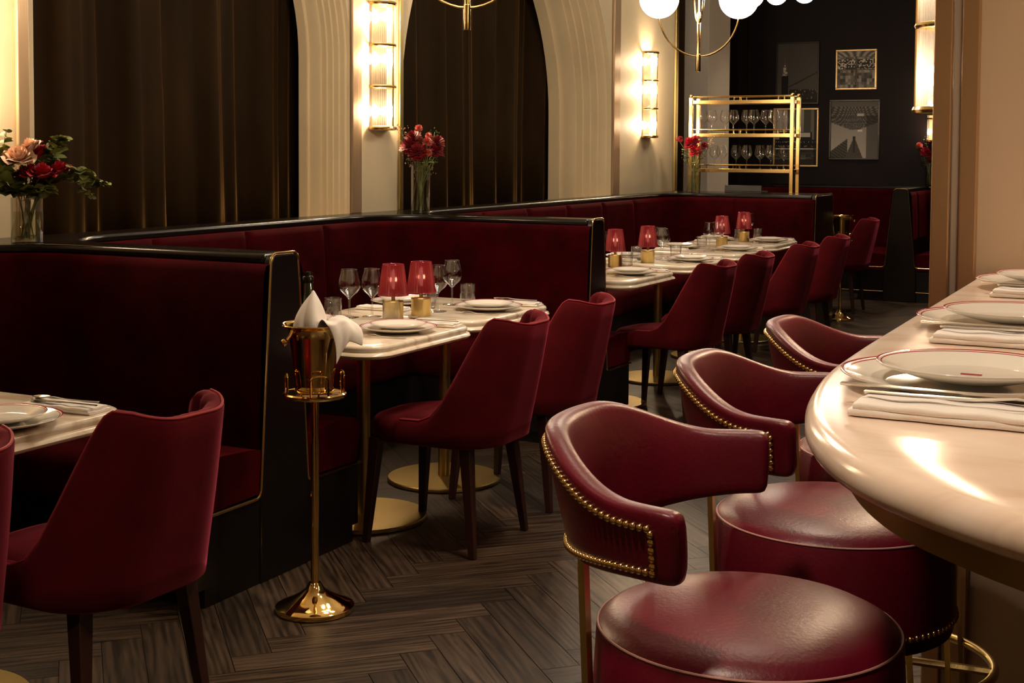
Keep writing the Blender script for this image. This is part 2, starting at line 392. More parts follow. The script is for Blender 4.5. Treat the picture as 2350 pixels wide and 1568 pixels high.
# curtains
def curtain(name, y0, y1, z1, x, seed, label):
    rnd = random.Random(seed); n = int((y1-y0)/.008); rows = [1.0, 1.6, 2.2, 2.8, z1]; rings = []
    ph = [rnd.uniform(0, 6.28) for _ in range(6)]; fr = [rnd.uniform(13, 17), rnd.uniform(24, 32), rnd.uniform(45, 60)]
    for r_, z in enumerate(rows):
        ring = []
        for i in range(n+1):
            y = y0+(y1-y0)*i/n; q = y+.03*math.sin(z*1.3+y*2)
            d = .034*math.sin(q*fr[0]+ph[0]+.8*math.sin(q*2.3+ph[1]))+.018*math.sin(q*fr[1]+ph[2]+1.2*math.sin(q*3.1+ph[3]))+.006*math.sin(q*fr[2]+ph[4])
            d = .05*math.copysign(abs(d/.05)**.75, d)
            ring.append((x+d, y, z))
        rings.append(ring)
    o = MB().add(*loft(rings), 'curtain').build(name, angle=180); s = o.modifiers.new('thick', 'SOLIDIFY'); s.thickness = .006
    return tag(o, label, 'curtain', 'velvet curtains behind the arches')
curtain('curtain', 3.80, 6.2, 3.2, WX-.36, 11, 'dark brown velvet curtain filling the wide left arch behind the nearest booths')
curtain('curtain', 6.6, 9.85, 3.4, WX-.58, 23, 'dark brown velvet curtain filling the second arch, behind the flower vase')
curtain('curtain', 11.25, 11.72, 3.4, WX-.12, 31, 'narrow strip of dark brown curtain right of the far wall light')

# ------------------------------------------------------------------ wall sconces
def make_sconce(name, loc, rz, label, power=30):
    t = thing(name, label, 'wall light', loc, rz, 'glass rod wall lights')
    r, H = .088, .23
    MB().add(*box(-.005, .012, -.075, .075, 0, 3*H)).build('backplate', 'brass', t, bevel=.002)
    for k in range(4):
        rr = .012 if k in (0, 3) else .009
        pts = [(.005+(r+.004)*math.cos(R(a)), (r+.004)*math.sin(R(a)), k*H) for a in range(-90, 91, 10)]
        MB().add(*tube(pts, rr, 8, flat=(1, 1) if k in (0, 3) else (1, 1))).build('band', 'brass', t)
    MB().add(*lathe([(0, -.004), (r+.004, -.004), (r+.004, .004), (0, .004)], 24, -90, 90)).build('bottom_plate', 'brass', t)
    MB().add(*tube([(r+.012, 0, 0), (r+.012, 0, 3*H)], .0045, 6)).build('centre_bar', 'brass', t)
    for k in range(3):
        mb = MB()
        for i in range(23):
            a = R(-86+172*i/22); mb.add(*tube([(.005+r*math.cos(a), r*math.sin(a), k*H+.006), (.005+r*math.cos(a), r*math.sin(a), (k+1)*H-.006)], .0052, 6, caps=False))
        mb.build('glass_rods', 'rod', t)
    for z in (.095, .385, .62):
        MB().add(*sphere((.045, 0, z), .027, 14, 8, 1.0)).build('bulb', 'bulb', t)
        light('POINT', 'bulb_light', (.045, 0, z), power, size=.034, parent=t)
    return t
make_sconce('wall_sconce', (WX, 3.52, 1.55), 0, 'tall glass rod wall light at the left edge of the frame, above the roses')
make_sconce('wall_sconce', (WX, 6.405, 1.55), 0, 'tall glass rod wall light between the two curtained arches')
make_sconce('wall_sconce', (WX, 10.50, 1.55), 0, 'tall glass rod wall light on the far pale pier, beyond the second arch')
make_sconce('wall_sconce', (-.607, 3.86, 1.55), math.pi, 'large near glass rod wall light on the bronze edged column, right of the pictures')
make_sconce('wall_sconce', (-2.42, FY, 1.55), -math.pi/2, 'distant wall light on the dark far wall, seen below the large right one', 12)

# ------------------------------------------------------------------ banquette ledge, partitions, booths
LT = 1.085; XE = -2.72; XB = -3.93
DIV = [(3.60, 3.745), (6.25, 6.39), (10.70, 11.25)]
def arc(cx, cy, r, a0, a1, n=10): return [(cx+r*math.cos(R(a0+(a1-a0)*i/n)), cy+r*math.sin(R(a0+(a1-a0)*i/n))) for i in range(n+1)]
r = .38; poly = [(WX+.001, .6), (XB, .6)]
poly += arc(XB+r, DIV[0][0]-r, r, 180, 90) + [(XE+.004-.03, DIV[0][0]), (XE-.026, DIV[0][1])]
poly += arc(XB+r, DIV[0][1]+r, r, 270, 180) + arc(XB+r, DIV[1][0]-r, r, 180, 90) + [(XE-.026, DIV[1][0]), (XE-.026, DIV[1][1])]
poly += arc(XB+r, DIV[1][1]+r, r, 270, 180) + arc(XB+r, DIV[2][0]-r, r, 180, 90) + [(XE-.026, DIV[2][0]), (XE-.026, DIV[2][1]), (WX+.001, DIV[2][1])]
poly = poly[::-1]
tag(MB().add(*prism(poly, 1.045, LT), 'lacquer').build('banquette_ledge', bevel=.016, bseg=4), 'black lacquered ledge with rounded edge topping the booth backs below the arches', 'ledge')

def partition(a, b, label, deep=False):
    t = thing('booth_partition', label, 'partition', (XE, (a+b)/2, 0), 0, 'black booth partitions')
    h = (b-a)/2; sl = .06
    prof = [(-h-sl, 0), (-h-sl, .30), (-h, 1.045), (h, 1.045), (h+sl, .30), (h+sl, 0)]
    MB().add([(x, y, z) for x in (-1.16, -.03) for y, z in prof], [tuple(range(6))[::-1], tuple(range(6, 12))]+[(i, (i+1) % 6, 6+(i+1) % 6, 6+i) for i in range(6)]).build('core', 'blacksatin', t, smooth=False)
    e = [(-h-sl-.004, 0), (-h-sl, .30), (-h, LT-.004)]; e2 = [(h, LT-.004), (h+sl, .30), (h+sl+.004, 0)]
    pf = fillet([Vector((y, z, 0)) for y, z in e+e2], .03, 5); n = len(pf)
    MB().add([(x, p[0], p[1]) for x in (-.028, .004) for p in pf], [tuple(range(n))[::-1], tuple(range(n, 2*n))]+[(i, (i+1) % n, n+(i+1) % n, n+i) for i in range(n)]).build('end_panel', 'blacksatin', t, bevel=.006)
    P = [(.002, -h-sl-.35, .02), (.002, -h-sl-.35, .285), (.002, -h-sl, .285), (.002, -h-.001, LT+.001), (.002, h+.001, LT+.001), (.002, h+sl, .285), (.002, h+sl+.33, .285)]
    MB().add(*tube(fillet(P, .03, 5), .0045, 8)).build('brass_trim', 'brass', t)
    return t
partition(*DIV[0], 'black end of the nearest booth partition, behind the champagne stand')
partition(*DIV[1], 'black partition end between the two-table booth and the far booth')
partition(*DIV[2], 'wide black partition end closing the far booth, below the brass rack')

def upath(a, b, front, back, off, r, n=26, na=8):
    """U path in (p, q): p depth from the aisle plane, q lateral"""
    D = back-off; a2, b2 = a+off, b-off; r = max(.02, r); P = []
    for i in range(n): P.append((front+(D-r-front)*i/(n-1), a2))
    for i in range(1, na): t = R(90*i/na); P.append((D-r+r*math.sin(t), a2+r-r*math.cos(t)))
    m = int(max(30, (b-a)*34))
    for i in range(m): P.append((D, a2+r+(b2-a2-2*r)*i/(m-1)))
    for i in range(1, na): t = R(90*i/na); P.append((D-r+r*math.cos(t), b2-r+r*math.sin(t)))
    for i in range(n): P.append((D-r+(front-(D-r))*i/(n-1), b2))
    return P
def booth(name, label, T, a, b, back, seams=.6, group=None, rot=0, loc=(0, 0, 0)):
    t = thing(name, label, 'banquette', (0, 0, 0), 0, group)
    def ring(off, z, r, push=None):
        P = upath(a, b, 0, back, off, r); out = []
        # arc length for the seams
        s = 0; L = [0]
        for i in range(1, len(P)): s += math.dist(P[i], P[i-1]); L.append(s)
        c = s/2
        for i, (p, q) in enumerate(P):
            if push:
                k = abs(((L[i]-c)/seams) - round((L[i]-c)/seams))*seams
                g = push*math.exp(-(k/.018)**2)
                i0, i1 = max(0, i-1), min(len(P)-1, i+1); tx, ty = P[i1][0]-P[i0][0], P[i1][1]-P[i0][1]; l = math.hypot(tx, ty) or 1
                p += g*ty/l; q -= g*tx/l
            out.append(T(p, q, z))
        return out
    rings = [ring(-.012, 1.045, .392), ring(.0, 1.052, .38), ring(.022, 1.048, .36, .012), ring(.034, 1.02, .35, .02), ring(.045, .85, .34, .024), ring(.055, .65, .33, .024), ring(.062, .46, .32, .02), ring(.062, .40, .32), ring(-.012, .40, .392)]
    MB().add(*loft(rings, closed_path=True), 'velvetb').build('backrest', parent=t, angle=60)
    rings = [ring(.04, .30, .34), ring(.04, .44, .34), ring(.10, .452, .28), ring(.25, .462, .2), ring(.35, .455, .12), ring(.385, .435, .09), ring(.395, .40, .08), ring(.39, .31, .08), ring(.38, .292, .08)]
    m = len(rings[0]); v, f = loft(rings, closed_path=True)
    f += [tuple(i*m for i in range(len(rings)))[::-1], tuple(i*m+m-1 for i in range(len(rings)))]
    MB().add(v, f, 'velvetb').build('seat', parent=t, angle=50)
    rings = [ring(-.012, .0, .392), ring(-.012, .29, .392), ring(.375, .29, .08), ring(.375, .06, .08), ring(.34, .06, .1), ring(.34, 0, .1)]
    m = len(rings[0]); v, f = loft(rings, closed_path=True)
    f += [tuple(i*m for i in range(len(rings)))[::-1], tuple(i*m+m-1 for i in range(len(rings)))]
    MB().add(v, f, 'blacksatin').build('plinth', parent=t, angle=40)
    return t
TW = lambda p, q, z: (XE-.002-p, q, z)
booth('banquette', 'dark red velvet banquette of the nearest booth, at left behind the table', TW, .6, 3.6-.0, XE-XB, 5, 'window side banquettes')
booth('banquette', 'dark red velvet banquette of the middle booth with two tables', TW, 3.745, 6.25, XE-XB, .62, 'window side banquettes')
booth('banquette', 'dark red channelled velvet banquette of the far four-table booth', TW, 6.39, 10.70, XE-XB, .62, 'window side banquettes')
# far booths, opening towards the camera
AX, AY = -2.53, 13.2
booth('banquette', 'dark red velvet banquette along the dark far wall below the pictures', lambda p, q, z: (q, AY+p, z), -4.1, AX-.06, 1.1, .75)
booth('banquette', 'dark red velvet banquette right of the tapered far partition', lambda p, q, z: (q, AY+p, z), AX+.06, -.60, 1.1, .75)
tag(MB().add(*prism([(-4.12, FY-.001), (-4.12, AY+1.09), (-.6, AY+1.09), (-.6, FY-.001)], 1.045, LT), 'lacquer').build('banquette_ledge', bevel=.012), 'black ledge along the foot of the dark far wall under the pictures', 'ledge')
t = thing('booth_partition', 'tapered black partition with brass outline standing in the far booth row', 'partition', (AX, AY, 0))
MB().add([(x, y, z) for y in (-.03, 1.1) for x, z in ((-.155, 0), (-.15, .29), (-.065, LT), (.065, LT), (.15, .29), (.155, 0))], [(0, 1, 2, 3, 4, 5), (6, 7, 8, 9, 10, 11)[::-1]]+[(i, i+6, (i+1) % 6+6, (i+1) % 6) for i in range(6)]).build('end_panel', 'darkbrown', t, bevel=.006)
MB().add(*tube(fillet([(-1.4, -.034, .33), (-.14, -.034, .33), (-.066, -.034, LT), (.066, -.034, LT), (.14, -.034, .33), (1.7, -.034, .33)], .035, 5), .0045, 8)).build('brass_trim', 'brass', t)
MB().add(*tube([(-1.5, -.02, .095), (1.7, -.02, .095)], .003, 6)).build('skirting_line', 'brass', t)

# ------------------------------------------------------------------ marble dining tables
def rrect(hx, hy, r, n=8):
    P = []
    for cx, cy, a in ((hx-r, hy-r, 0), (-hx+r, hy-r, 90), (-hx+r, -hy+r, 180), (hx-r, -hy+r, 270)):
        P += arc(cx, cy, r, a, a+90, n)
    return P
def make_table():
    t = thing('dining_table', '', 'table')
    rings = []
    for ins, z in [(.05, .702), (.012, .702), (.004, .706), (0, .714), (.004, .722), (.012, .725), (.016, .727), (.013, .731), (.011, .738), (.014, .746), (.022, .75), (.06, .75)]:
        rings.append([(x, y, z) for x, y in rrect(.365-ins, .375-ins, .11-min(ins, .09)*.6)])
    v, f = loft(rings, closed_ring=True, capends=True)
    MB().add(v, f, 'marble').build('tabletop', parent=t, angle=50)
    MB().add(*lathe([(0, .02), (.026, .02), (.026, .70), (.0, .70)], 24)).build('leg', 'brassb', t)
    MB().add(*lathe([(.16, .69), (.16, .702), (0, .702)], 24)).build('mounting_plate', 'brassb', t)
    MB().add(*lathe([(0, 0), (.24, 0), (.246, .004), (.246, .014), (.242, .018), (.03, .021), (0, .021)], 48)).build('base_plate', 'brassb', t)
    return t
TBL = [(-2.84, 2.34), (-2.86, 4.27), (-2.89, 5.05), (-2.98, 6.90), (-3.00, 7.93), (-3.03, 8.96), (-3.08, 9.92)]
TLAB = ['cream marble dining table at the left edge, nearest the camera', 'cream marble dining table beside the champagne stand', 'cream marble dining table second in the middle booth, with an empty tumbler',
 'cream marble dining table half hidden behind the middle partition', 'cream marble dining table second in the far booth, its lamp left of a wine glass', 'cream marble dining table third in the far booth, two glasses left of its lamp', 'farthest cream marble dining table, against the wide black partition']
tab0 = make_table()
for i, (x, y) in enumerate(TBL):
    o = tab0 if i == 0 else dup(tab0)
    o.location = (x, y, 0)
    if i in (1, 3):
        for c in [c for c in bpy.data.objects if c.parent == o and c.name.split('.')[0] != 'tabletop']: c.location.y = .10
    o['label'] = TLAB[i]; o['group'] = 'marble tables in the booths'

# ------------------------------------------------------------------ velvet dining chairs
def make_chair():
    t = thing('dining_chair', '', 'chair')
    # base path: near side front end -> round the back -> far side front end
    hw, xb, rc, xf_ = .235, .235, .17, -.13
    path = []
    for i in range(14): path.append((xf_+(xb-rc-xf_)*i/13, -hw))
    for i in range(1, 10): a = R(90*i/10); path.append((xb-rc+rc*math.sin(a), -hw+rc-rc*math.cos(a)))
    for i in range(9): path.append((xb, -(hw-rc)+2*(hw-rc)*i/8))
    for i in range(1, 10): a = R(90*i/10); path.append((xb-rc+rc*math.cos(a), hw-rc+rc*math.sin(a)))
    for i in range(14): path.append((xb-rc+(xf_-(xb-rc))*i/13, hw))
    def rim(x):
        K = [(-.14, .472), (-.05, .474), (-.01, .492), (.02, .54), (.045, .62), (.075, .73), (.095, .80), (.108, .832), (.125, .846), (.17, .842), (.24, .822)]
        if x <= K[0][0]: return K[0][1]
        for (a, za), (b, zb) in zip(K, K[1:]):
            if x <= b: u = (x-a)/(b-a); return za+(zb-za)*u
        return K[-1][1]
    # denser resampling along the path
    PP = catmull([(x, y, 0) for x, y in path], 3); N = len(PP); rings = []; piping = []
    for i, p in enumerate(PP):
        a = Vector(PP[max(0, i-1)]); b = Vector(PP[min(N-1, i+1)]); tn_ = (b-a).normalized(); nn = Vector((-tn_.y, tn_.x, 0))  # inward normal
        h = rim(p[0]); bk = smooth01(p[0], .0, .2)
        pleat = .007*abs(math.sin(i*.42))*smooth01(h, .6, .8)
        def pt(z, inn):
            k = (z-.385)/.46; lean = .105*max(0, k)**1.15*(.35+.65*bk if False else 1); wide = 1-.27*max(0, k)
            q = Vector((p[0]+lean, p[1]*wide, z)); return q+nn*inn
        th = .038
        ring = [pt(.39, .03), pt(.384, .008), pt(.392, -.004)]
        for j in range(1, 9): z = .392+(h-.012-.392)*j/8; ring.append(pt(z, -.004-.006*math.sin(math.pi*j/8)))
        ring += [pt(h-.004, .001), pt(h, .010), pt(h+.001, th*.55), pt(h-.003, th*.9+pleat*.5), pt(h-.014, th+.003+pleat)]
        for j in range(6, -1, -1): z = .43+(h-.02-.43)*j/7; ring.append(pt(z, th+pleat*(j/6)))
        rings.append([tuple(q) for q in ring]); piping.append(tuple(pt(h-.001, .002)))
    MB().add(*loft(rings, closed_ring=True, capends=True), 'velvet').build('backrest', parent=t, angle=60)
    MB().add(*tube(piping, .0034, 6)).build('piping', 'velvetp', t)
    # seat cushion
    rings = []
    for k, z, in [(.86, .372), (.96, .376), (1, .392), (1.005, .43), (.985, .455), (.93, .470), (.8, .478), (.5, .484), (.2, .486)]:
        ring = []
        for j in range(48):
            a = 2*math.pi*j/48; c, s = math.cos(a), math.sin(a); e = 2/3.4
            x = math.copysign(abs(c)**e, c)*.262; y = math.copysign(abs(s)**e, s)*.220
            front = smooth01(-x, .0, .26)
            ring.append((x*k-.045, y*k*(1-.06*front)*(1-.17*smooth01(x*k-.045, -.17, -.115)), z-.012*front*(1 if z > .44 else 0)))
        rings.append(ring)
    MB().add(*loft(rings, closed_ring=True, capends=True), 'velvet').build('seat', parent=t, angle=70)
    for sx, sy, bx, by in ((.13, -.17, .175, -.205), (.13, .17, .175, .205), (-.24, -.175, -.27, -.20), (-.24, .175, -.27, .20)):
        MB().add(*tube([(sx, sy, .385), (bx, by, 0)], [.030, .0165], 4)).build('leg', 'wooddark', t, bevel=.002)
    return t
CH = [(-2.47, 1.875, 0), (-2.37, 2.43, -.03), (-2.405, 4.305, .0), (-2.43, 4.985, .0), (-2.53, 6.93, -.08), (-2.53, 7.65, 0), (-2.51, 8.62, 0), (-2.52, 9.53, 0), (-2.86, 12.15, .0)]
CLAB = ['red velvet dining chair cropped by the left frame edge', 'large red velvet dining chair in the left foreground', 'red velvet dining chair at the table beside the champagne stand', 'red velvet dining chair partly hidden behind its neighbour in the middle booth',
 'red velvet dining chair with its seat seen, first of the far booth', 'red velvet dining chair second of the far booth row', 'red velvet dining chair third of the far booth row', 'red velvet dining chair last of the far booth row', 'small distant red velvet chair behind the far champagne stand']
ch0 = make_chair()
for i, (x, y, rz) in enumerate(CH):
    o = ch0 if i == 0 else dup(ch0)
    o.location = (x, y, 0); o.rotation_euler.z = rz; o['label'] = CLAB[i]; o['group'] = 'red velvet dining chairs'

# ------------------------------------------------------------------ leather bar stools
def make_stool():
    t = thing('bar_stool', '', 'bar stool')
    MB().add(*lathe([(0, .820), (.08, .8185), (.14, .812), (.180, .802), (.198, .793), (.204, .786)], 64)).build('seat', 'leather', t, angle=180)
    MB().add(*lathe([(.204, .786), (.2075, .78), (.212, .70), (.213, .64), (.212, .625)], 64)).build('seat_drum', 'leather', t, angle=180)
    MB().add(*lathe([(.212, .625), (.207, .603), (.19, .597), (0, .597)], 64)).build('seat_base', 'leatherd', t)
    MB().add(*tube([(.2055*math.cos(R(a)), .2055*math.sin(R(a)), .7855) for a in range(0, 360, 5)], .0018, 6, closed=True)).build('seam_piping', 'stitch', t)
    nm = MB()
    for i in range(96):
        a = 2*math.pi*i/96; nm.add(*sphere((.2125*math.cos(a), .2125*math.sin(a), .632), .0052, 8, 5))
    nm.build('seat_nailheads', 'brass', t)
    # curved back
    A0 = 83; N = 64
    def pos(phi, z, off):
        k = (z-.895)/.16; rad = .240+off+.036*k*(1-.4*smooth01(abs(phi), 50, 83))
        e = smooth01(abs(phi), 60, 83)*.006; a = R(180+phi); return ((rad+e)*math.cos(a)+.004, (rad+e)*math.sin(a)+.015, z)
    def top(phi): return 1.056-.058*smooth01(abs(phi), 18, 66)
    def bot(phi): return .878+.024*smooth01(abs(phi), 15, 80)
    rings = []
    for i in range(N+1):
        phi = -A0+2*A0*i/N; zt, zb = top(phi), bot(phi); th = .0175
        endk = 1.0
        if i in (0, N): th *= .8; zt -= .006; zb += .005
        elif i in (1, N-1): th *= .96; zt -= .001; zb += .001
        ring = []
        sec = [(-1, .12), (-1.05, .5), (-1, .88), (-.9, .97), (-.5, 1.0), (.3, 1.0), (.9, .97), (1.1, .90), (1.25, .6), (1.15, .35), (1, .10), (.7, .01), (-.5, 0), (-.92, .03)]
        for o_, h in sec: ring.append(pos(phi, zb+(zt-zb)*h, -o_*th))
        rings.append(ring)
    MB().add(*loft(rings, closed_ring=True, capends=True), 'leather').build('backrest', parent=t, angle=75, sub=1)
    nm = MB(); phi1 = 75
    pts = [pos(-phi1+2*phi1*i/200, bot(-phi1)+.0+(bot(-phi1+2*phi1*i/200)-bot(-phi1))+.016, .0185) for i in range(201)]
    ptt = [pos(-phi1+2*phi1*i/200, top(-phi1+2*phi1*i/200)-.024, .0190) for i in range(201)]
    loop = pts+[pos(phi1, bot(phi1)+.016+(top(phi1)-.024-bot(phi1)-.016)*j/20, .0190) for j in range(1, 20)]+ptt[::-1]+[pos(-phi1, top(-phi1)-.024+(bot(phi1)+.016-top(phi1)+.024)*j/20, .0190) for j in range(1, 20)]
    L = 0; step = .0104; nxt = 0
    for i in range(len(loop)):
        a, b = Vector(loop[i-1]), Vector(loop[i]); d = (b-a).length
        while nxt <= L+d:
            q = a.lerp(b, (nxt-L)/max(d, 1e-9)); nm.add(*sphere(q, .0052, 8, 6)); nxt += step
        L += d
    nm.build('back_nailheads', 'brass', t)
    # frame: four flat bars, foot ring, spokes, column
    for a, ztop in ((140, .90), (-140, .90), (158, .90), (-158, .90)):
        pass
    for phi in (-38, 38):
        p0 = Vector(pos(phi, .93, .0)); a = R(180+phi); p1 = Vector((.212*math.cos(a), .212*math.sin(a), .30))
        MB().add(*tube([p0, (p0.x, p0.y, .88), p1, (p1.x*1.04, p1.y*1.04, .0)], .0125, 4, flat=(1.2, .5))).build('back_leg', 'brassb', t)
    for a_ in (50, -50):
        a = R(a_); MB().add(*tube([(.18*math.cos(a), .18*math.sin(a), .60), (.21*math.cos(a), .21*math.sin(a), .3), (.235*math.cos(a), .235*math.sin(a), 0)], .011, 4, flat=(1.1, .6))).build('front_leg', 'brassb', t)
    MB().add(*tube([(.215*math.cos(R(a)), .215*math.sin(R(a)), .32) for a in range(0, 360, 6)], .010, 10, closed=True)).build('foot_ring', 'brassb', t)
    MB().add(*tube([(-.21, 0, .32), (.21, 0, .32)], .009, 6)).add(*tube([(0, -.21, .32), (0, .21, .32)], .009, 6)).build('spoke', 'brassb', t)
    MB().add(*lathe([(0, .0), (.11, 0), (.11, .008), (.024, .014), (.022, .60), (0, .6)], 24)).build('pedestal', 'leatherd', t)
    return t
ST = [(-.535, 1.775, .08), (-.565, 2.385, .09), (-.575, 2.99, .08)]
SLAB = ['burgundy leather bar stool nearest the camera, seat fully seen', 'burgundy leather bar stool in the middle, seat partly under the counter', 'burgundy leather bar stool farthest along the counter, mostly its back seen']
st0 = make_stool()
for i, (x, y, rz) in enumerate(ST):
    o = st0 if i == 0 else dup(st0)
    o.location = (x, y, 0); o.rotation_euler.z = rz; o['label'] = SLAB[i]; o['group'] = 'leather bar stools'

# ------------------------------------------------------------------ bar counter
edge = [(-.478, 3.572), (-.474, 3.2), (-.470, 2.8), (-.466, 2.4), (-.462, 2.1), (-.452, 1.88), (-.424, 1.68), (-.375, 1.50), (-.30, 1.355), (-.212, 1.26), (-.12, 1.19), (0, 1.125), (.15, 1.08), (.35, 1.05), (.7, 1.04), (1.1, 1.04)]
ed = [p[:2] for p in catmull([(x, y, 0) for x, y in edge], 6)]
def insetpoly(P, d):
    out = []
    for i in range(len(P)):
        a, b = Vector(P[max(0, i-1)]), Vector(P[min(len(P)-1, i+1)]); t_ = (b-a).normalized(); n = Vector((-t_.y, t_.x))
        out.append((P[i][0]+n.x*d, P[i][1]+n.y*d))
    return out
def slab(dz, mat, zoff=0):
    rings = []
    for d, z in dz:
        P = insetpoly(ed, d); rings.append([(x, y, z) for x, y in P]+[(1.2, 1.04+d, z), (1.2, 3.572, z)])
    return loft(rings, closed_ring=True, capends=True)
t = thing('bar_counter', 'blush marble bar counter with rounded end and brass underside band', 'bar counter', (0, 0, 0))
MB().add(*slab([(.05, 1.088), (.006, 1.088), (-.004, 1.093), (-.009, 1.102), (-.009, 1.113), (-.004, 1.122), (.003, 1.1275), (.011, 1.13), (.06, 1.13)], 'marblep'), 'marblep').build('countertop', parent=t, angle=50)
MB().add(*slab([(.04, 1.087), (.04, 1.05), (.06, 1.045), (.12, 1.045)], 'brassb'), 'brassb').build('support_band', parent=t, angle=50)
MB().add(*box(.16, 1.2, 1.5, 3.56, 0, 1.045)).build('counter_base', 'leatherd', t, bevel=.004)

# ------------------------------------------------------------------ tableware
def make_plate(name, Rr, label, logo=False):
    t = thing(name, label, 'plate'); n = 64
    w_ = Rr*.66
    prof = [(0, .003, 'china'), (w_*.55, .003, 'china'), (w_*.6, 0, 'china'), (w_*.7, .0, 'china'), (w_, .006, 'china'), (Rr*.97, .0175, 'china'), (Rr, .0205, 'china'), (Rr, .0225, 'china'), (Rr*.975, .0215, 'redline'), (Rr*.955, .0208, 'china'), (Rr*.94, .0200, 'redline'), (Rr*.925, .0194, 'china'), (w_*1.06, .0105, 'china'), (w_*.97, .0075, 'china'), (w_*.92, .0068, 'china'), (0, .0062, 'china')]
    mb = MB()
    for i in range(len(prof)-1):
        v, f = lathe([prof[i][:2], prof[i+1][:2]], n); mb.add(v, f, prof[i+1][2])
    o = mb.build('plate_body', parent=t, angle=180)
    w2 = o.modifiers.new('weld', 'WELD'); w2.merge_threshold = .00002
    if logo:
        MB().add(*box(-.013, .013, -.004, .004, .0066, .0072)).build('crest', 'redline', t)
    return t
charger0 = make_plate('charger_plate', .145, ''); plate0 = make_plate('dinner_plate', .108, '')
bcharger0 = make_plate('charger_plate', .152, ''); bplate0 = make_plate('dinner_plate', .118, '', True)
def make_napkin(L, Wd, label=''):
    mb = MB(); n = 30
    for k, (z0, h, ins, sh) in enumerate([(0, .0085, 0, 0), (.0078, .0075, .006, -.003)]):
        rings = []
        for i in range(n+1):
            x = -L/2+ins+(L-2*ins)*i/n; wv = .0016*math.sin(i*.55+k*2)+.0010*math.sin(i*1.3); hw = Wd/2-ins*.5+wv*.6
            if i in (0, n): hw -= .0015
            hh = h*(1+.10*math.sin(i*.8+k))*(.85 if i in (0, n) else 1); ring = []
            for j in range(7): a_ = math.pi*(j/6-.5); ring.append((x, -hw+sh-.5*h*math.cos(a_)*.9+.004, z0+hh/2-hh/2*math.sin(a_)*-1))
            for j in range(4): ring.append((x, -hw+sh+2*hw*(j+1)/5, z0+hh+.0012*math.sin(i*.5+j*1.7)))
            ring += [(x, hw+sh, z0+hh-.001), (x, hw+sh, z0+.0005)]
            rings.append(ring)
        mb.add(*loft(rings, closed_ring=True, capends=True))
    return mb
nap0 = make_napkin(.23, .085).build('folded_napkin', 'linen', angle=60); tag(nap0, 'x', 'napkin')
def tool_mesh(kind, L=.20):
    mb = MB(); k = L/.2
    if kind == 'spoon':
        C = [(-.10, .0032, .0028), (-.098, .0048, .0026), (-.06, .0042, .0028), (.0, .0025, .004), (.035, .0022, .008), (.05, .006, .0075), (.065, .016, .004), (.08, .0185, .0025), (.092, .0145, .0035), (.1, .003, .0065)]
    elif kind == 'knife':
        C = [(-.11, .0045, .0035), (-.105, .0052, .0035), (-.03, .0050, .0035), (.0, .0045, .0035), (.01, .008, .003), (.08, .0085, .0028), (.105, .005, .0028), (.112, .001, .0028)]
    else:
        C = [(-.10, .0032, .0028), (-.098, .0048, .0026), (-.06, .0042, .0028), (.0, .0025, .004), (.03, .0022, .009), (.045, .006, .009), (.055, .011, .007), (.062, .0115, .006)]
    top = []; 
    rings = []
    for x, w_, z in C:
        x *= k; th = .0012; cup = .003 if (kind == 'spoon' and x > .055*k and w_ > .01) else 0
        rings.append([(x, -w_, z+cup+th), (x, -w_*.5, z+th), (x, 0, z+th-cup*.2), (x, w_*.5, z+th), (x, w_, z+cup+th), (x, w_*.6, z-th), (x, -w_*.6, z-th)])
    mb.add(*loft(rings, closed_ring=True, capends=True))
    if kind == 'fork':
        for j in range(4):
            y = -.0096+j*.0064; mb.add(*tube([(.060*k, y, .0065), (.08*k, y, .005), (.1*k, y, .0075)], [.0018, .0016, .0008], 6))
    return mb
CUT = {}
for kd in ('spoon', 'knife', 'fork'):
    CUT[kd] = tool_mesh(kd).build(kd, 'steel', angle=60); tag(CUT[kd], 'x', kd)
GP = [(0, 0), (.034, 0), (.036, .001), (.034, .0022), (.01, .005), (.0042, .012), (.0036, .05), (.0045, .078), (.012, .090), (.030, .108), (.0395, .125), (.0405, .137), (.037, .16), (.030, .192), (.0285, .202)]
def make_glass():
    t = thing('wine_glass', '', 'wine glass')
    MB().add(*lathe(GP[:8], 28)).build('stem', 'glass', t, angle=180)
    MB().add(*lathe(GP[7:], 36)).build('bowl', 'glass', t, angle=180)
    MB().add(*tube([(.0285*math.cos(R(a)), .0285*math.sin(R(a)), .202) for a in range(0, 360, 12)], .0007, 6, closed=True)).build('rim', 'glass', t, angle=180)
    return t
glass0 = make_glass()
def make_tumbler():
    t = thing('tumbler', '', 'tumbler')
    MB().add(*lathe([(0, 0), (.031, 0), (.034, .003), (.0355, .084), (.0345, .0855), (.0335, .084), (.032, .010), (0, .009)], 32)).build('tumbler_body', 'glass', t, angle=60)
    return t
tumb0 = make_tumbler()
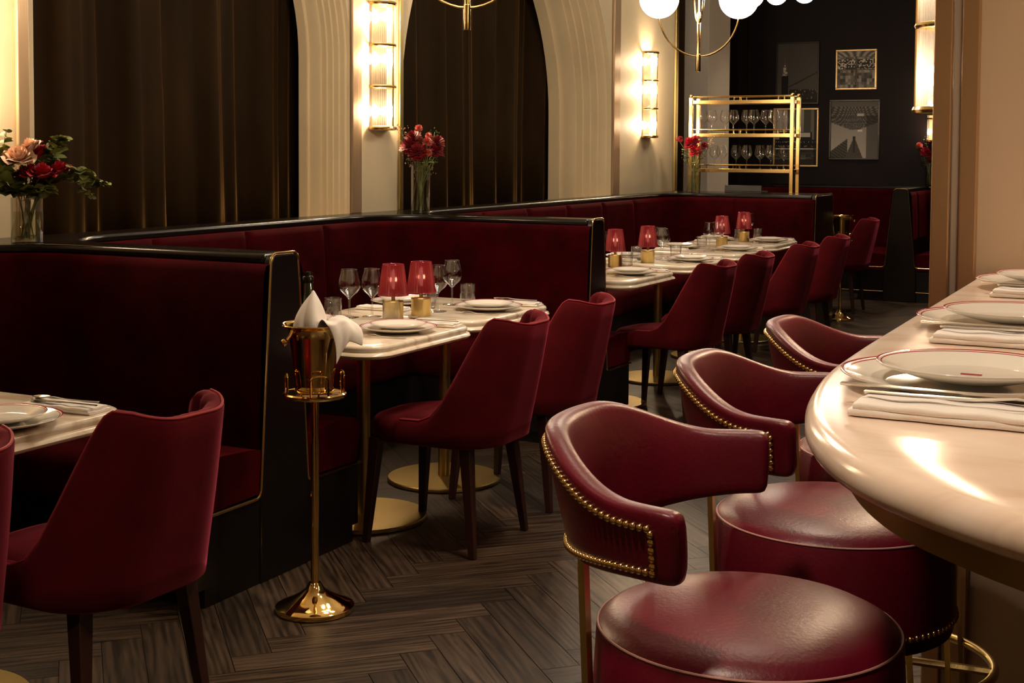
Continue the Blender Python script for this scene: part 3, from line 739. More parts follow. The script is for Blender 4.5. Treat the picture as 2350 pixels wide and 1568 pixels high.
def make_lamp():
    t = thing('table_lamp', '', 'table lamp')
    MB().add(*lathe([(0, 0), (.040, 0), (.041, .002), (.041, .066), (.0425, .068), (.0425, .073), (.040, .075), (0, .076)], 40)).build('base', 'brassb', t, angle=50)
    MB().add(*lathe([(.0075, .075), (.0075, .10), (.004, .10), (.004, .16), (0, .16)], 16)).build('stem', 'brassb', t)
    n = 64; rings = []
    for r0, z in ((.060, .098), (.0585, .104), (.050, .16), (.0425, .215), (.041, .222)):
        rings.append([((r0+.0021*(-1)**j)*math.cos(2*math.pi*j/n), (r0+.0021*(-1)**j)*math.sin(2*math.pi*j/n), z) for j in range(n)])
    MB().add(*loft(rings, closed_ring=True)).build('lamp_shade', 'shade', t, angle=20)
    for r0, z in ((.061, .098), (.0415, .222)): MB().add(*tube([(r0*math.cos(R(a)), r0*math.sin(R(a)), z) for a in range(0, 360, 10)], .0013, 6, closed=True)).build('shade_rim', 'redline', t)
    MB().add(*sphere((0, 0, .160), .010, 12, 10, 4.2)).build('bulb', 'dimbulb', t)
    light('POINT', 'lamp_light', (0, 0, .160), .22, size=.014, parent=t)
    return t
lamp0 = make_lamp()
USED = set()
def place(proto, loc, rz, label, group):
    if proto.name not in USED: USED.add(proto.name); o = proto
    else: o = dup(proto)
    o.location = loc; o.rotation_euler = (0, 0, rz); o['label'] = label; o['group'] = group
    return o
TZ = .751
TN = ['at the left edge table', 'on the table beside the champagne stand', 'on the second table of the middle booth', 'on the first table of the far booth', 'on the second table of the far booth', 'on the third table of the far booth', 'on the farthest table of the far booth']
for i, (x, y) in enumerate(TBL):
    px_, py_ = x+.20, y+.03
    if i == 0: px_, py_ = -2.60, 2.36
    place(charger0, (px_, py_, TZ), 0, 'large red rimmed plate, aisle side '+TN[i], 'large plates on the marble tables')
    place(plate0, (px_, py_, TZ+.0115), 0, 'smaller stacked plate, aisle side '+TN[i], 'small plates on the marble tables')
    if i:
        place(charger0, (x-.22, y+.02, TZ), 0, 'large plate, window side '+TN[i], 'large plates on the marble tables')
        place(plate0, (x-.22, y+.02, TZ+.0115), 0, 'smaller stacked plate, window side '+TN[i], 'small plates on the marble tables')
    ny = y+.25; nx = x+.22
    place(nap0, (nx, ny, TZ), 1.35 if False else .05, 'folded napkin right of the plate '+TN[i], 'folded napkins on the marble tables')
    place(CUT['spoon'], (nx-.01, ny+.012, TZ+.0195), math.pi+.18, 'spoon on the napkin '+TN[i], 'spoons on the marble tables')
    place(CUT['knife'], (nx+.01, ny-.018, TZ+.0185), math.pi+.05, 'knife on the napkin '+TN[i], 'knives on the marble tables')
    if i: place(CUT['fork'], (x+.235, y-.17+.03, TZ), math.pi+.08, 'fork left of the plate '+TN[i], 'forks on the marble tables')
    if i: place(nap0, (x-.19, y-.19, TZ), .08, 'folded napkin, window side '+TN[i], 'folded napkins on the marble tables')
LMP = [(-2.87, 4.60), (-2.835, 4.76), (-3.03, 7.30), (-2.99, 7.72), (-3.01, 9.22), (-3.06, 9.90)]
LL = ['red shaded brass lamp, left one of the close pair beside the champagne stand', 'red shaded brass lamp, right one of the close pair in the middle booth', 'red shaded brass lamp on the table half hidden by the middle partition', 'red shaded brass lamp second from left in the far booth',
      'red shaded brass lamp behind two wine glasses in the far booth', 'farthest red shaded brass lamp, on the table below the rack']
for (x, y), l in zip(LMP, LL): place(lamp0, (x, y, TZ), 0, l, 'red shaded table lamps')
GL = [((-3.054, 4.56), 'wine glass directly right of the champagne bucket napkin'), ((-2.99, 4.63), 'wine glass just left of the paired red lamps'), ((-2.845, 4.91), 'wine glass just right of the paired red lamps'), ((-2.915, 5.16), 'wine glass left of the empty tumbler, middle booth'),
 ((-3.17, 7.46), 'wine glass cut by the middle partition edge'), ((-3.13, 7.56), 'wine glass just left of the first far booth lamp'), ((-2.98, 7.95), 'wine glass right of the second far booth lamp'), ((-3.03, 8.05), 'wine glass half hidden behind the second far booth lamp'),
 ((-2.96, 8.80), 'left one of two wine glasses before the third far booth lamp'), ((-2.94, 8.92), 'right one of two wine glasses before the third far booth lamp'), ((-3.13, 10.25), 'wine glass hidden behind the farthest lamp')]
for (x, y), l in GL: place(glass0, (x, y, TZ), random.random()*6, l, 'wine glasses on the marble tables').scale = (1.14, 1.14, .97)
TM = [((-2.889, 5.255), 'empty tumbler alone on the right of the middle booth'), ((-3.085, 4.49), 'tumbler peeking out behind the champagne bucket'), ((-2.90, 4.93), 'tumbler behind the right lamp of the close pair'), ((-2.845, 4.545), 'tumbler in front of the left lamp of the close pair'),
 ((-2.98, 7.36), 'tumbler right of the lamp behind the middle partition'), ((-3.12, 7.86), 'tumbler behind the second lamp of the far booth'), ((-2.94, 8.08), 'tumbler with dark reflection right of the second far lamp'), ((-3.10, 9.05), 'tumbler left of two wine glasses in the far booth'),
 ((-3.13, 10.0), 'tumbler behind the farthest lamp'), ((-3.03, 10.16), 'tumbler right of the farthest lamp')]
for (x, y), l in TM: place(tumb0, (x, y, TZ), 0, l, 'tumblers on the marble tables')
# bar settings
BN = ['nearest the camera on the bar', 'second along the bar', 'farthest along the bar']
bnap0 = make_napkin(.27, .10).build('folded_napkin', 'linen', angle=60); tag(bnap0, 'x', 'napkin')
for i, (x, y) in enumerate([(-.262, 1.79), (-.285, 2.45), (-.295, 3.22)]):
    place(bcharger0, (x, y, 1.131), 0, 'large red rimmed plate '+BN[i], 'large plates on the bar')
    place(bplate0, (x+.01, y+.005, 1.131+.013), 0, 'smaller red rimmed plate stacked on the large one, '+BN[i], 'small plates on the bar')
    place(bnap0, (x+.045, y-.195, 1.131), -.02, 'folded white napkin in front of the plates '+BN[i], 'napkins on the bar')
    place(CUT['knife'], (x+.02, y-.165, 1.131+.0185), -.03, 'steel knife lying across the napkin '+BN[i], 'knives on the bar').scale = (1.25, 1.3, 1.3)
    place(CUT['spoon'], (x+.045, y-.205, 1.131+.019), -.02, 'steel spoon lying on the napkin '+BN[i], 'spoons on the bar').scale = (1.25, 1.3, 1.3)

# ------------------------------------------------------------------ champagne stands
def make_stand():
    t = thing('champagne_stand', '', 'bucket stand')
    MB().add(*lathe([(0, 0), (.118, 0), (.122, .003), (.122, .016), (.117, .020), (.10, .026), (.075, .038), (.05, .052), (.030, .068), (.022, .082), (.018, .088), (0, .09)], 48)).build('base', 'gold', t, angle=50)
    MB().add(*lathe([(.0125, .08), (.0125, .665), (0, .665)], 20)).build('pole', 'gold', t)
    MB().add(*lathe([(0, .66), (.06, .662), (.093, .668), (.098, .674), (.098, .680), (.093, .684), (.085, .682), (0, .680)], 40)).build('tray', 'gold', t, angle=50)
    for a_ in (20, 110, 200, 290):
        a = R(a_+25); P = []
        for da, z in ((-.30, .68), (-.30, .745), (.30, .745), (.30, .68)): P.append((.091*math.cos(a+da), .091*math.sin(a+da), z))
        MB().add(*tube(fillet(P, .02, 5), .0030, 8)).build('holder_loop', 'gold', t)
    return t
def make_bucket():
    t = thing('champagne_bucket', '', 'champagne bucket')
    MB().add(*lathe([(0, .0), (.056, 0), (.060, .003), (.060, .012), (.056, .016), (.062, .05), (.078, .17), (.083, .198), (.098, .205), (.104, .209), (.102, .212), (.088, .208), (.080, .195), (.058, .02), (0, .02)], 56)).build('bucket_body', 'gold', t, angle=60)
    for s in (0, 180):
        a = R(s-110); P = [(.082*math.cos(a), .082*math.sin(a), .196), (.090*math.cos(a), .090*math.sin(a), .180), (.102*math.cos(a), .102*math.sin(a), .168)]
        MB().add(*tube(P, [.006, .005, .005], 8)).add(*sphere((.110*math.cos(a), .110*math.sin(a), .163), .0115, 14, 10)).build('knob_handle', 'gold', t)
    return t
stand0 = make_stand(); bucket0 = make_bucket()
stand0.location = (-2.415, 3.415, 0); tag(stand0, 'polished brass champagne stand at the near partition end', None, 'champagne stands')
bucket0.location = (-2.415, 3.415, .685); tag(bucket0, 'polished gold champagne bucket with white napkin and bottle in it', None, 'champagne buckets')
dup(stand0, (-2.70, 11.5, 0), .6, 'small distant brass champagne stand before the far booths', 'champagne stands')
dup(bucket0, (-2.70, 11.5, .685), 2.3, 'small distant gold champagne bucket left of the far chair', 'champagne buckets')
t = thing('champagne_bottle', 'dark green bottle neck sticking out behind the napkin in the bucket', 'bottle', (-2.447, 3.455, .72), 0); t.rotation_euler = (R(-7), R(-9), 0)
MB().add(*lathe([(0, 0), (.036, 0), (.040, .006), (.040, .15), (.034, .19), (.020, .24), (.0155, .27), (.0145, .305), (0, .305)], 28)).build('bottle_body', 'bottle', t)
MB().add(*lathe([(.0155, .295), (.0175, .300), (.0175, .315), (.0150, .318), (.0155, .330), (0, .333)], 24)).build('bottle_lip', 'foil', t)
# draped napkin: a folded peak and a swag hanging over the rim
def drape():
    mb = MB(); c = Vector((rt.x, rt.y, 0)); d = Vector((fw.x, fw.y, 0))
    P = lambda a_, b_, z_: tuple(c*a_+d*b_+Vector((0, 0, z_)))
    rows = []                                   # peak: a hollow fold of cloth standing in the bucket
    for i in range(31):
        u = i/30; an = R(205+140*u+6*math.sin(u*9)); row = []
        for j in range(13):
            v_ = j/12; ru = 1+.07*math.sin(u*13+1.5*v_)+.10*math.exp(-((u-.62)/.07)**2)*(1-v_*.6)
            rad = .054*ru*(1-v_**1.7*.93)
            ax, ad, az = -.006, .018, .302+.010*math.sin(u*3.1)
            row.append(P(-.013+(ax+.013)*v_**1.5+rad*math.cos(an), -.004+(ad+.004)*v_+rad*math.sin(an)*.85, .192+(az-.192)*v_**.92))
        rows.append(row)
    mb.add(*loft(rows))
    rows = []                                   # swag: from inside the bucket over the rim and down outside
    n = 28
    for i in range(n+1):
        u = i/n; an = R(-62+98*u); rim = .107+.003*math.sin(u*19)
        K = [(0, .078, -.120), (.22, .092, -.085), (.42, .112, -.052), (.62, .150, -.072), (.8, .150, -.035), (1, .118, -.012)]
        for (a0, x0, z0), (a1, x1, z1) in zip(K, K[1:]):
            if u <= a1+1e-9: q = (u-a0)/(a1-a0); ex, ez = x0+(x1-x0)*q, z0+(z1-z0)*q; break
        row = []
        for j in range(20):
            if j < 8:
                v_ = j/7; r_ = .030+(rim-.030)*v_
                row.append(P(r_*math.cos(an), r_*math.sin(an), .212+.022*math.sin(v_*2.2)*(1-.35*v_)+.004*math.sin(u*11+v_*4)))
            else:
                v_ = (j-7)/12; x0, d0 = rim*math.cos(an), rim*math.sin(an)
                fold = .007*math.sin(u*15)*v_
                bx = max(ex, x0*.8) if u > .1 else ex
                row.append(P(x0+(bx-x0)*v_+.010*math.sin(v_*math.pi), d0*(1-.25*v_)+fold-.012*v_, .2205-.006*v_+(ez+.0)*v_**1.15*1.0))
        rows.append(row)
    mb.add(*loft(rows))
    return mb
o = drape().build('draped_napkin', 'linen', angle=180); o.location = (-2.415, 3.415, .685)
s = o.modifiers.new('thick', 'SOLIDIFY'); s.thickness = .0022; o.modifiers.new('sub', 'SUBSURF').render_levels = 1
tag(o, 'white napkin folded to a peak in the gold bucket and hanging over its rim', 'napkin')

# ------------------------------------------------------------------ flowers
def petal_head(mb, c, r, mat, n, seed, kind='rose', tilt=(0, 0)):
    rnd = random.Random(seed); Mx = Matrix.Translation(c) @ Matrix.Rotation(tilt[0], 4, 'X') @ Matrix.Rotation(tilt[1], 4, 'Y')
    for i in range(n):
        k = (i+.5)/n; a = i*2.39996+rnd.uniform(-.2, .2)
        if kind == 'rose':
            open_ = R(8+78*k**1.2); L = r*(.75+.35*k); W_ = r*(.40+.50*k); base = r*.10*k
        else:
            open_ = R(5+115*k); L = r*(.9+.15*rnd.random()); W_ = r*.22; base = 0
        g = []
        U, V = (5, 6) if kind == 'rose' else (3, 3)
        for iu in range(U):
            u = iu/(U-1)
            row = []
            for iv in range(V):
                v_ = iv/(V-1)-.5
                wd = W_*math.sin(min(1, .25+u*.95)*math.pi*.62)*(1 if u < .8 else .85)
                cup = (1-.5*k)
                lip = max(0, u-.72)/.28
                rad = r*(.10+.78*k)*math.sin(min(1, u*1.05)*math.pi/2)**.75 + (r*.20*k*lip if kind == 'rose' else 0)
                hz = r*(.05)+u*r*(1.12-.55*k)-r*.14*k*lip**2
                if kind != 'rose': rad = L*math.sin(open_)*u; hz = L*math.cos(open_)*u
                bend = v_*2*(1.15-.35*k)*(math.sin(math.pi*min(1, .30+.55*u))**.5); rr = max(rad, .001)
                ruff = rnd.uniform(-.04, .04)*r if kind != 'rose' else .03*r*math.sin(v_*7+i)*u*k
                if kind == 'rose': hz -= r*.16*(2*v_)**2*u
                if kind != 'rose': bend = v_*.5
                p = Vector((rr*math.cos(a+bend)+ruff, rr*math.sin(a+bend), hz-(r*.62 if kind == 'rose' else 0)+ruff))
                row.append(tuple(Mx @ p))
            g.append(row)
        mb.add(*loft(g), mat)
def leafquad(mb, p, dirv, L, W_, mat, roll=0, round_=True):
    d = Vector(dirv).normalized(); s = d.cross(Vector((0, 0, 1))); s = s.normalized() if s.length > .1 else Vector((1, 0, 0)); n = s.cross(d); s = s*math.cos(roll)+n*math.sin(roll); n = s.cross(d)
    pts = []; K = 6
    for i in range(K+1):
        u = i/K; w_ = W_*(math.sin(math.pi*min(1, u*.96+.04))**(.6 if round_ else 1.1))*.5
        q = Vector(p)+d*L*u+n*(-.15*L*u*u)
        pts.append([tuple(q-s*w_+n*w_*.25), tuple(q), tuple(q+s*w_+n*w_*.25)])
    mb.add(*loft(pts), mat)
def vase(loc, r, h, label, fill=.62):
    t = thing('glass_vase', label, 'vase', loc, 0, 'cylindrical glass vases')
    MB().add(*lathe([(0, 0), (r-.002, 0), (r, .003), (r, h), (r-.0035, h), (r-.0035, .014), (0, .012)], 40)).build('vase_body', 'glass', t, angle=50)
    MB().add(*lathe([(0, .0125), (r-.004, .0145), (r-.004, h*fill), (0, h*fill)], 40)).build('water', 'water', t, angle=50)
    return t
def flower(loc, base, head, r, kind, mat, label, group, cat, seed, n=None, leaves=1):
    """one stem with its bloom; base and head are points relative to the vase"""
    t = thing(kind, label, cat, loc, 0, group)
    b, h = Vector(base), Vector(head); mid = Vector((b.x*-.3+h.x*.25, b.y*-.3+h.y*.25, (b.z+h.z)*.55))
    P = catmull([b, mid, h-Vector((0, 0, r*.3))], 6)
    MB().add(*tube(P, .0022, 6)).build('stem', 'stem', t)
    mb = MB(); rnd = random.Random(seed); petal_head(mb, h, r*(1.3 if kind == 'rose' else 1.1), mat, n or (30 if kind == 'rose' else 90), seed, 'rose' if kind == 'rose' else 'pom', (rnd.uniform(.1, .7), rnd.uniform(-.5, .5)))
    mb.build('petals', parent=t, angle=180)
    if leaves:
        lm = MB()
        for k in range(3):
            a = rnd.uniform(0, 6.28); leafquad(lm, P[-4-k], (math.cos(a), math.sin(a), .1), .045, .028, 'leaf', rnd.uniform(-.6, .6))
        lm.build('leaves', parent=t, angle=180)
    return t
def branch(loc, pts, label, group, seed, leaf=.032, mat='leaf', sparse=1):
    t = thing('eucalyptus_branch', label, 'foliage', loc, 0, group); rnd = random.Random(seed)
    P = catmull(pts, 6); n = len(P); MB().add(*tube(P, [max(.0009, .0024*(1-i/n)) for i in range(n)], 6)).build('stem', 'stem', t)
    mb = MB()
    for i in range(5, n, sparse):
        k = i/n
        if Vector(P[i]).z < .17: continue
        d = (Vector(P[min(n-1, i+1)])-Vector(P[i-1])).normalized()
        for s_ in (0, 1, 2):
            a = rnd.uniform(0, 6.28); sidev = Vector((math.cos(a), math.sin(a), rnd.uniform(-.3, .5)))
            Lf = leaf*(1.55-.75*k)*rnd.uniform(.85, 1.35)
            leafquad(mb, P[i], sidev+d*.5, Lf, Lf*.85, mat if rnd.random() < .75 else 'leafd', rnd.uniform(-.9, .9))
    mb.build('leaves', parent=t, angle=180)
    return t
cvec = Vector((rt.x, rt.y, 0)); dvec = Vector((fw.x, fw.y, 0))
def L3(a, b, z): p = cvec*a+dvec*b; return (p.x, p.y, z)
V1 = (-3.80, 3.58, LT)
vase(V1, .056, .165, 'wide glass vase of blush and red roses at the left edge', .68)
G1 = 'roses in the left vase'
PX = .001398   # metres per photo pixel at the left vase
def h1(px, py, dd=0): return L3((px-57)*PX, dd, (562-py)*PX)
RS = [(45, 330, -.03, .047, 'pink', 'large blush rose at the upper left of the left bouquet'), (60, 305, .02, .036, 'pink', 'blush rose peeping up behind the large blush rose'), (78, 322, .05, .036, 'red', 'crimson rose high behind the blush roses, left bouquet'),
      (108, 372, -.04, .043, 'red', 'crimson rose at the front centre of the left bouquet'), (76, 372, -.02, .037, 'red', 'crimson rose left of the front one, left bouquet'), (143, 364, 0, .038, 'red', 'crimson rose at the right of the left bouquet'), (135, 388, .02, .028, 'red', 'small crimson rose low on the right of the left bouquet'), (50, 375, .0, .034, 'darkred', 'dark red rose in the shade below the large blush rose'), (85, 395, .01, .03, 'darkred', 'dark red rose low in the middle of the left bouquet')]
for k, (px, py, dd, r_, m_, lb) in enumerate(RS):
    flower(V1, L3(random.uniform(-.025, .025), random.uniform(-.025, .025), .016), h1(px, py, dd), r_, 'rose', m_, lb, G1, 'rose', 40+k)
G2 = 'foliage in the left vase'
BR = [([(60, 550, 0), (85, 430, 0), (140, 392, 0), (190, 375, 0), (225, 395, 0), (262, 410, 0)], 'leafy branch drooping far right from the left bouquet', .034), ([(57, 550, .01), (90, 440, 0), (150, 395, .02), (190, 410, .03), (215, 430, .0), (235, 440, 0)], 'thin branch hanging lowest at right of the left bouquet', .022),
      ([(60, 550, -.01), (80, 430, .03), (120, 340, .03), (140, 300, .03), (146, 292, .0)], 'leafy branch standing up right of the roses, left bouquet', .034), ([(55, 550, 0), (50, 450, -.03), (75, 425, -.05), (110, 420, -.05), (128, 425, -.05)], 'low leafy branch over the vase rim, left bouquet', .040),
      ([(55, 550, 0), (45, 450, -.03), (20, 400, -.04), (5, 360, -.03), (-8, 330, 0)], 'leafy branch left of the blush rose', .038), ([(55, 550, .02), (45, 440, .02), (10, 380, .02), (-5, 310, .02), (2, 270, .02)], 'thin branch rising at the left frame edge', .026),
      ([(58, 550, 0), (50, 450, -.04), (35, 425, -.06), (15, 425, -.06), (0, 420, -.05)], 'low leafy branch left over the vase rim', .042), ([(60, 550, .0), (70, 430, 0), (95, 350, .04), (115, 325, .05), (100, 330, .05)], 'short leafy branch among the red roses', .03)]
for k, (pp, lb, lf) in enumerate(BR):
    branch(V1, [h1(a, min(b, 551), c) for a, b, c in pp], lb, G2, 60+k, lf, sparse=1 if lf > .03 else 2)
def bouquet2(loc, px, c0, blooms, sprigs, tag_, seed, vr, vh, vlabel, fill):
    vase(loc, vr, vh, vlabel, fill); rnd = random.Random(seed)
    H = lambda x, y, d_: L3((x-c0[0])*px, d_, (c0[1]-y)*px)
    for k, (x, y, d_, r_, m_, nm, lb) in enumerate(blooms):
        flower(loc, L3(rnd.uniform(-vr*.5, vr*.5), rnd.uniform(-vr*.5, vr*.5), .018), H(x, y, d_), r_, nm, m_, lb+tag_, 'blooms'+tag_, nm, seed+k, leaves=k % 2)
    for k, (x, y, d_, m_, lb) in enumerate(sprigs):
        t = thing('filler_sprig', lb+tag_, 'sprig', loc, 0, 'filler sprigs'+tag_); e = Vector(H(x, y, d_)); b = Vector(L3(0, 0, .02))
        P = catmull([b, Vector((e.x*.2, e.y*.2, e.z*.5)), e], 8); MB().add(*tube(P, .0014, 5)).build('stem', 'stem', t)
        mb = MB(); tw = MB()
        for i in range(46):
            q = Vector(P[rnd.randrange(10, len(P))])+Vector((rnd.gauss(0, .014), rnd.gauss(0, .014), rnd.gauss(0, .014)))
            mb.add(*sphere(q, rnd.uniform(.0022, .005), 6, 4))
        mb.build('blossoms', m_, t)
V2 = (-3.775, 6.33, LT); P2 = .00230
B2 = [(950, 318, 0, .046, 'darkred', 'dahlia', 'dark red bloom upper left'), (940, 338, -.02, .048, 'darkred', 'dahlia', 'dark red bloom lower left'), (962, 350, -.05, .048, 'darkred', 'dahlia', 'dark red bloom at the front'), (1003, 328, .02, .044, 'darkred', 'dahlia', 'dark red bloom upper right'), (1003, 348, 0, .042, 'darkred', 'dahlia', 'dark red bloom lower right'),
      (984, 325, -.05, .026, 'coral', 'carnation', 'coral bloom in the centre'), (986, 350, -.05, .022, 'coral', 'carnation', 'coral bloom low at the front'), (985, 310, 0, .018, 'coral', 'carnation', 'small coral bloom near the top'), (962, 292, .0, .020, 'coral', 'carnation', 'thin pinkish bloom standing highest')]
S2 = [(917, 290, .0, 'blossom', 'pale blossom sprig at the left'), (923, 330, .02, 'blossom', 'pale blossom sprig low at the left'), (1000, 300, .02, 'stem', 'green sprig at the right'), (1010, 352, .02, 'stem', 'green tendril low at the right')]
bouquet2(V2, P2, (967, 493), B2, S2, ' in the bouquet before the second arch', 300, .051, .262, 'tall glass vase with dark red blooms on the ledge between the arches', .68)
V3 = (-3.80, 10.86, LT); P3 = .00392
B3 = [(1590, 335, 0, .058, 'red', 'dahlia', 'large red bloom at the left'), (1600, 350, -.03, .05, 'red', 'dahlia', 'red bloom at the front'), (1604, 326, .02, .04, 'red', 'dahlia', 'red bloom at the top'), (1620, 340, .0, .036, 'darkred', 'dahlia', 'dark red bloom at the right'), (1604, 348, -.06, .026, 'coral', 'carnation', 'coral bloom'), (1566, 325, 0, .03, 'darkred', 'carnation', 'dark bloom far left')]
S3 = [(1638, 318, 0, 'blossom', 'dry blossom sprig upper right'), (1630, 340, 0, 'blossom', 'dry blossom sprig lower right'), (1575, 355, 0, 'leafd', 'dark leafy sprig low left'), (1618, 362, 0, 'leafd', 'dark leafy sprig low right')]
bouquet2(V3, P3, (1598, 438), B3, S3, ' in the bouquet left of the brass rack', 400, .058, .24, 'glass vase of red blooms at the foot of the brass rack', .6)
V4 = (-2.47, 14.335, LT); P4 = .0046
B4 = [(2098, 352, 0, .05, 'red', 'dahlia', 'red bloom at the left'), (2132, 335, 0, .045, 'red', 'dahlia', 'red bloom at the upper right'), (2112, 362, -.02, .05, 'darkred', 'dahlia', 'dark red bloom low in the middle'), (2085, 338, 0, .035, 'coral', 'carnation', 'coral bloom far left'), (2128, 347, -.02, .03, 'coral', 'carnation', 'coral bloom at the right')]
S4 = [(2100, 320, 0, 'blossom', 'blossom sprig on top'), (2095, 365, 0, 'leafd', 'dark leafy sprig')]
bouquet2(V4, P4, (2109, 428), B4, S4, ' in the far bouquet on the dark wall ledge', 500, .045, .24, 'distant glass vase of red flowers below the far wall light', .6)

# ------------------------------------------------------------------ brass rack with glasses
RX0, RX1, RY0, RY1 = -3.872, -2.996, 10.98, 11.17
t = thing('glass_rack', 'freestanding brass rack of three railed tiers on the wide partition top', 'glass rack', ((RX0+RX1)/2, (RY0+RY1)/2, LT))
cx, cy = (RX0+RX1)/2, (RY0+RY1)/2; hx, hy = (RX1-RX0)/2, (RY1-RY0)/2
for sx in (-1, 1):
    for sy in (-1, 1):
        p = MB().add(*box(sx*hx-.016, sx*hx+.016, sy*hy-.014, sy*hy+.014, 0, .80)).build('post', 'brass', t, bevel=.003)
        MB().add(*sphere((sx*hx, sy*hy, .8155), .017, 14, 10)).build('ball_finial', 'brass', p)
for k, z in enumerate((1.255-LT, 1.552-LT, 1.832-LT)):
    MB().add(*box(-hx+.016, hx-.016, -hy-.008, -hy+.008, z, z+.030)).add(*box(-hx+.016, hx-.016, hy-.008, hy+.008, z, z+.030)).add(*box(-hx-.004, -hx+.006, -hy, hy, z, z+.03)).add(*box(hx-.006, hx+.004, -hy, hy, z, z+.03)).build('shelf_frame', 'brass', t, bevel=.002)
    rl = MB()
    for sy in (-1, 1): rl.add(*tube([(-hx, sy*hy, z+.062), (hx, sy*hy, z+.062)], .0055, 8))
    for x_ in (-.36, -.06, -.01, .32, .37):
        for sy in (-1, 1): rl.add(*tube([(x_, sy*hy, z+.03), (x_, sy*hy, z+.062)], .004, 6))
    rl.build('guard_rail', 'brass', t)
    MB().add(*box(-hx+.01, hx-.01, -hy+.009, hy-.009, z+.020, z+.026)).build('glass_shelf', 'glass', t, smooth=False)
order = ['first', 'second', 'third', 'fourth', 'fifth', 'sixth', 'seventh', 'eighth', 'ninth']
for i, x in enumerate([-3.81, -3.708, -3.608, -3.516, -3.42, -3.337, -3.254, -3.168, -3.075]):
    o = place(glass0, (x, 11.07+.03*(-1)**i, 1.5785), i, order[i]+' wine glass from the left on the upper rack tier', 'wine glasses on the upper rack tier'); o.scale = (1.12, 1.12, 1.0)
for i, x in enumerate([-3.697, -3.615, -3.508, -3.397, -3.299, -3.19, -3.093]):
    o = place(glass0, (x, 11.07+.03*(-1)**i, 1.2815), i, order[i]+' wine glass from the left on the lower rack tier', 'wine glasses on the lower rack tier'); o.scale = (1.12, 1.12, 1.0)
t = thing('laptop', 'dark laptop lid just showing above the wide partition top', 'laptop', (-3.41, 11.08, LT))
MB().add(*box(-.16, .16, -.09, .10, 0, .014)).build('keyboard_base', 'laptop', t, bevel=.003)
MB().add(*xf(box(-.16, .16, -.004, .004, 0, .05), (0, -.088, .0125), rx=-.1)).build('lid', 'laptop', t, bevel=.003)

# ------------------------------------------------------------------ framed photographs on the far wall
def picture(x0, x1, z0, z1, frame, fn, label, nx=70, fwid=.018):
    cx, cz = (x0+x1)/2, (z0+z1)/2; W_, H_ = x1-x0, z1-z0; ny = int(nx*H_/W_)
    t = thing('framed_picture', label, 'picture', (cx, FY, cz), 0, 'framed black and white photographs')
    fm = MB(); hw, hh = W_/2, H_/2
    for b in ((-hw, hw, -.03, -.001, hh-fwid, hh), (-hw, hw, -.03, -.001, -hh, -hh+fwid), (-hw, -hw+fwid, -.03, -.001, -hh+fwid, hh-fwid), (hw-fwid, hw, -.03, -.001, -hh+fwid, hh-fwid)): fm.add(*box(*b))
    fm.build('frame', frame, t, bevel=.003)
    v = []; f = []; c = []; iw, ih = hw-fwid, hh-fwid
    for j in range(ny+1):
        for i in range(nx+1): v.append((-iw+2*iw*i/nx, -.014, -ih+2*ih*j/ny))
    for j in range(ny):
        for i in range(nx):
            a = j*(nx+1)+i; f.append((a, a+1, a+nx+2, a+nx+1)); g = max(0, min(1, fn((i+.5)/nx, (j+.5)/ny))); g = g**1.6; c += [g*.9, g*.82, g*.72, 1]
    me = bpy.data.meshes.new('print'); me.from_pydata(v, [], f); me.materials.append(M['art'])
    at = me.attributes.new('print', 'FLOAT_COLOR', 'FACE'); at.data.foreach_set('color', c)
    o = bpy.data.objects.new('print', me); COL.objects.link(o); o.parent = t
    return t
import functools
def hsh(a, b, s=0): return random.Random(int(a)*7919+int(b)*104729+s).random()
def p_tower(u, v):
    g = .22+.05*math.sin(u*3)+.10*(v < .8)*0
    g = .26-.05*v
    cx = .18; w_ = .085 if v < .45 else .06 if v < .53 else .035 if v < .60 else .016 if v < .66 else .006
    if abs(u-cx) < w_ and v < .78: g = .06 if v < .45 else (.75 if hsh(u*60, v*50) > .4 and v < .64 else .3)
    if v < .22 and u > .3: g = .10+(.3 if hsh(u*40, v*40, 1) > .93 else 0)
    if abs(v-(.25+.35*(u-.25))) < .012 and u > .25: g = .12
    if v < .06: g = .05
    return g
def p_aerial(u, v):
    g = .15+.55*hsh(u*14, v*12, 5)
    if .5 < v < .78: g = .12+(.8 if hsh(u*28, v*36, 2) > .62 else 0)
    if abs(u-.5) < .03 or abs(v-.5) < .02: g = .10+.3*hsh(u*60, v*60, 3)
    if v > .85: g = .5+.25*math.sin((u-.5)*40*(1.2-v)*3)
    return g
def p_street(u, v):
    g = .72-.25*v
    dx, dy = u-.5, v-.47
    if v > .5 and abs(dx) > .0 and dy > abs(dx)*.32: g = .18+.35*(math.sin(math.atan2(dx, dy)*40)*math.sin(18/(abs(dy)+.12)) > .1); g *= .6+.6*v*.3
    if v < .36-.0 and u < .36 and v < .12+.62*u: g = .12+.12*(math.sin(v*120+u*60) > 0)
    if v < .34 and abs(dx) < .02+.25*(.34-v)*2 and abs(dx) > 0: g = .16+.2*(.34-v)
    if abs(dx) < .012 and .1 < v < .36: g = .05
    if abs(dx) < .03 and .33 < v < .38: g = .05
    if u > .75 and v < .75: g = g*.45
    if abs(u-.62) < .05 and .46 < v < .5: g = 1
    if abs(u-.63) < .07 and .74 < v < .79: g = .8
    if v > .9: g = .3
    return g
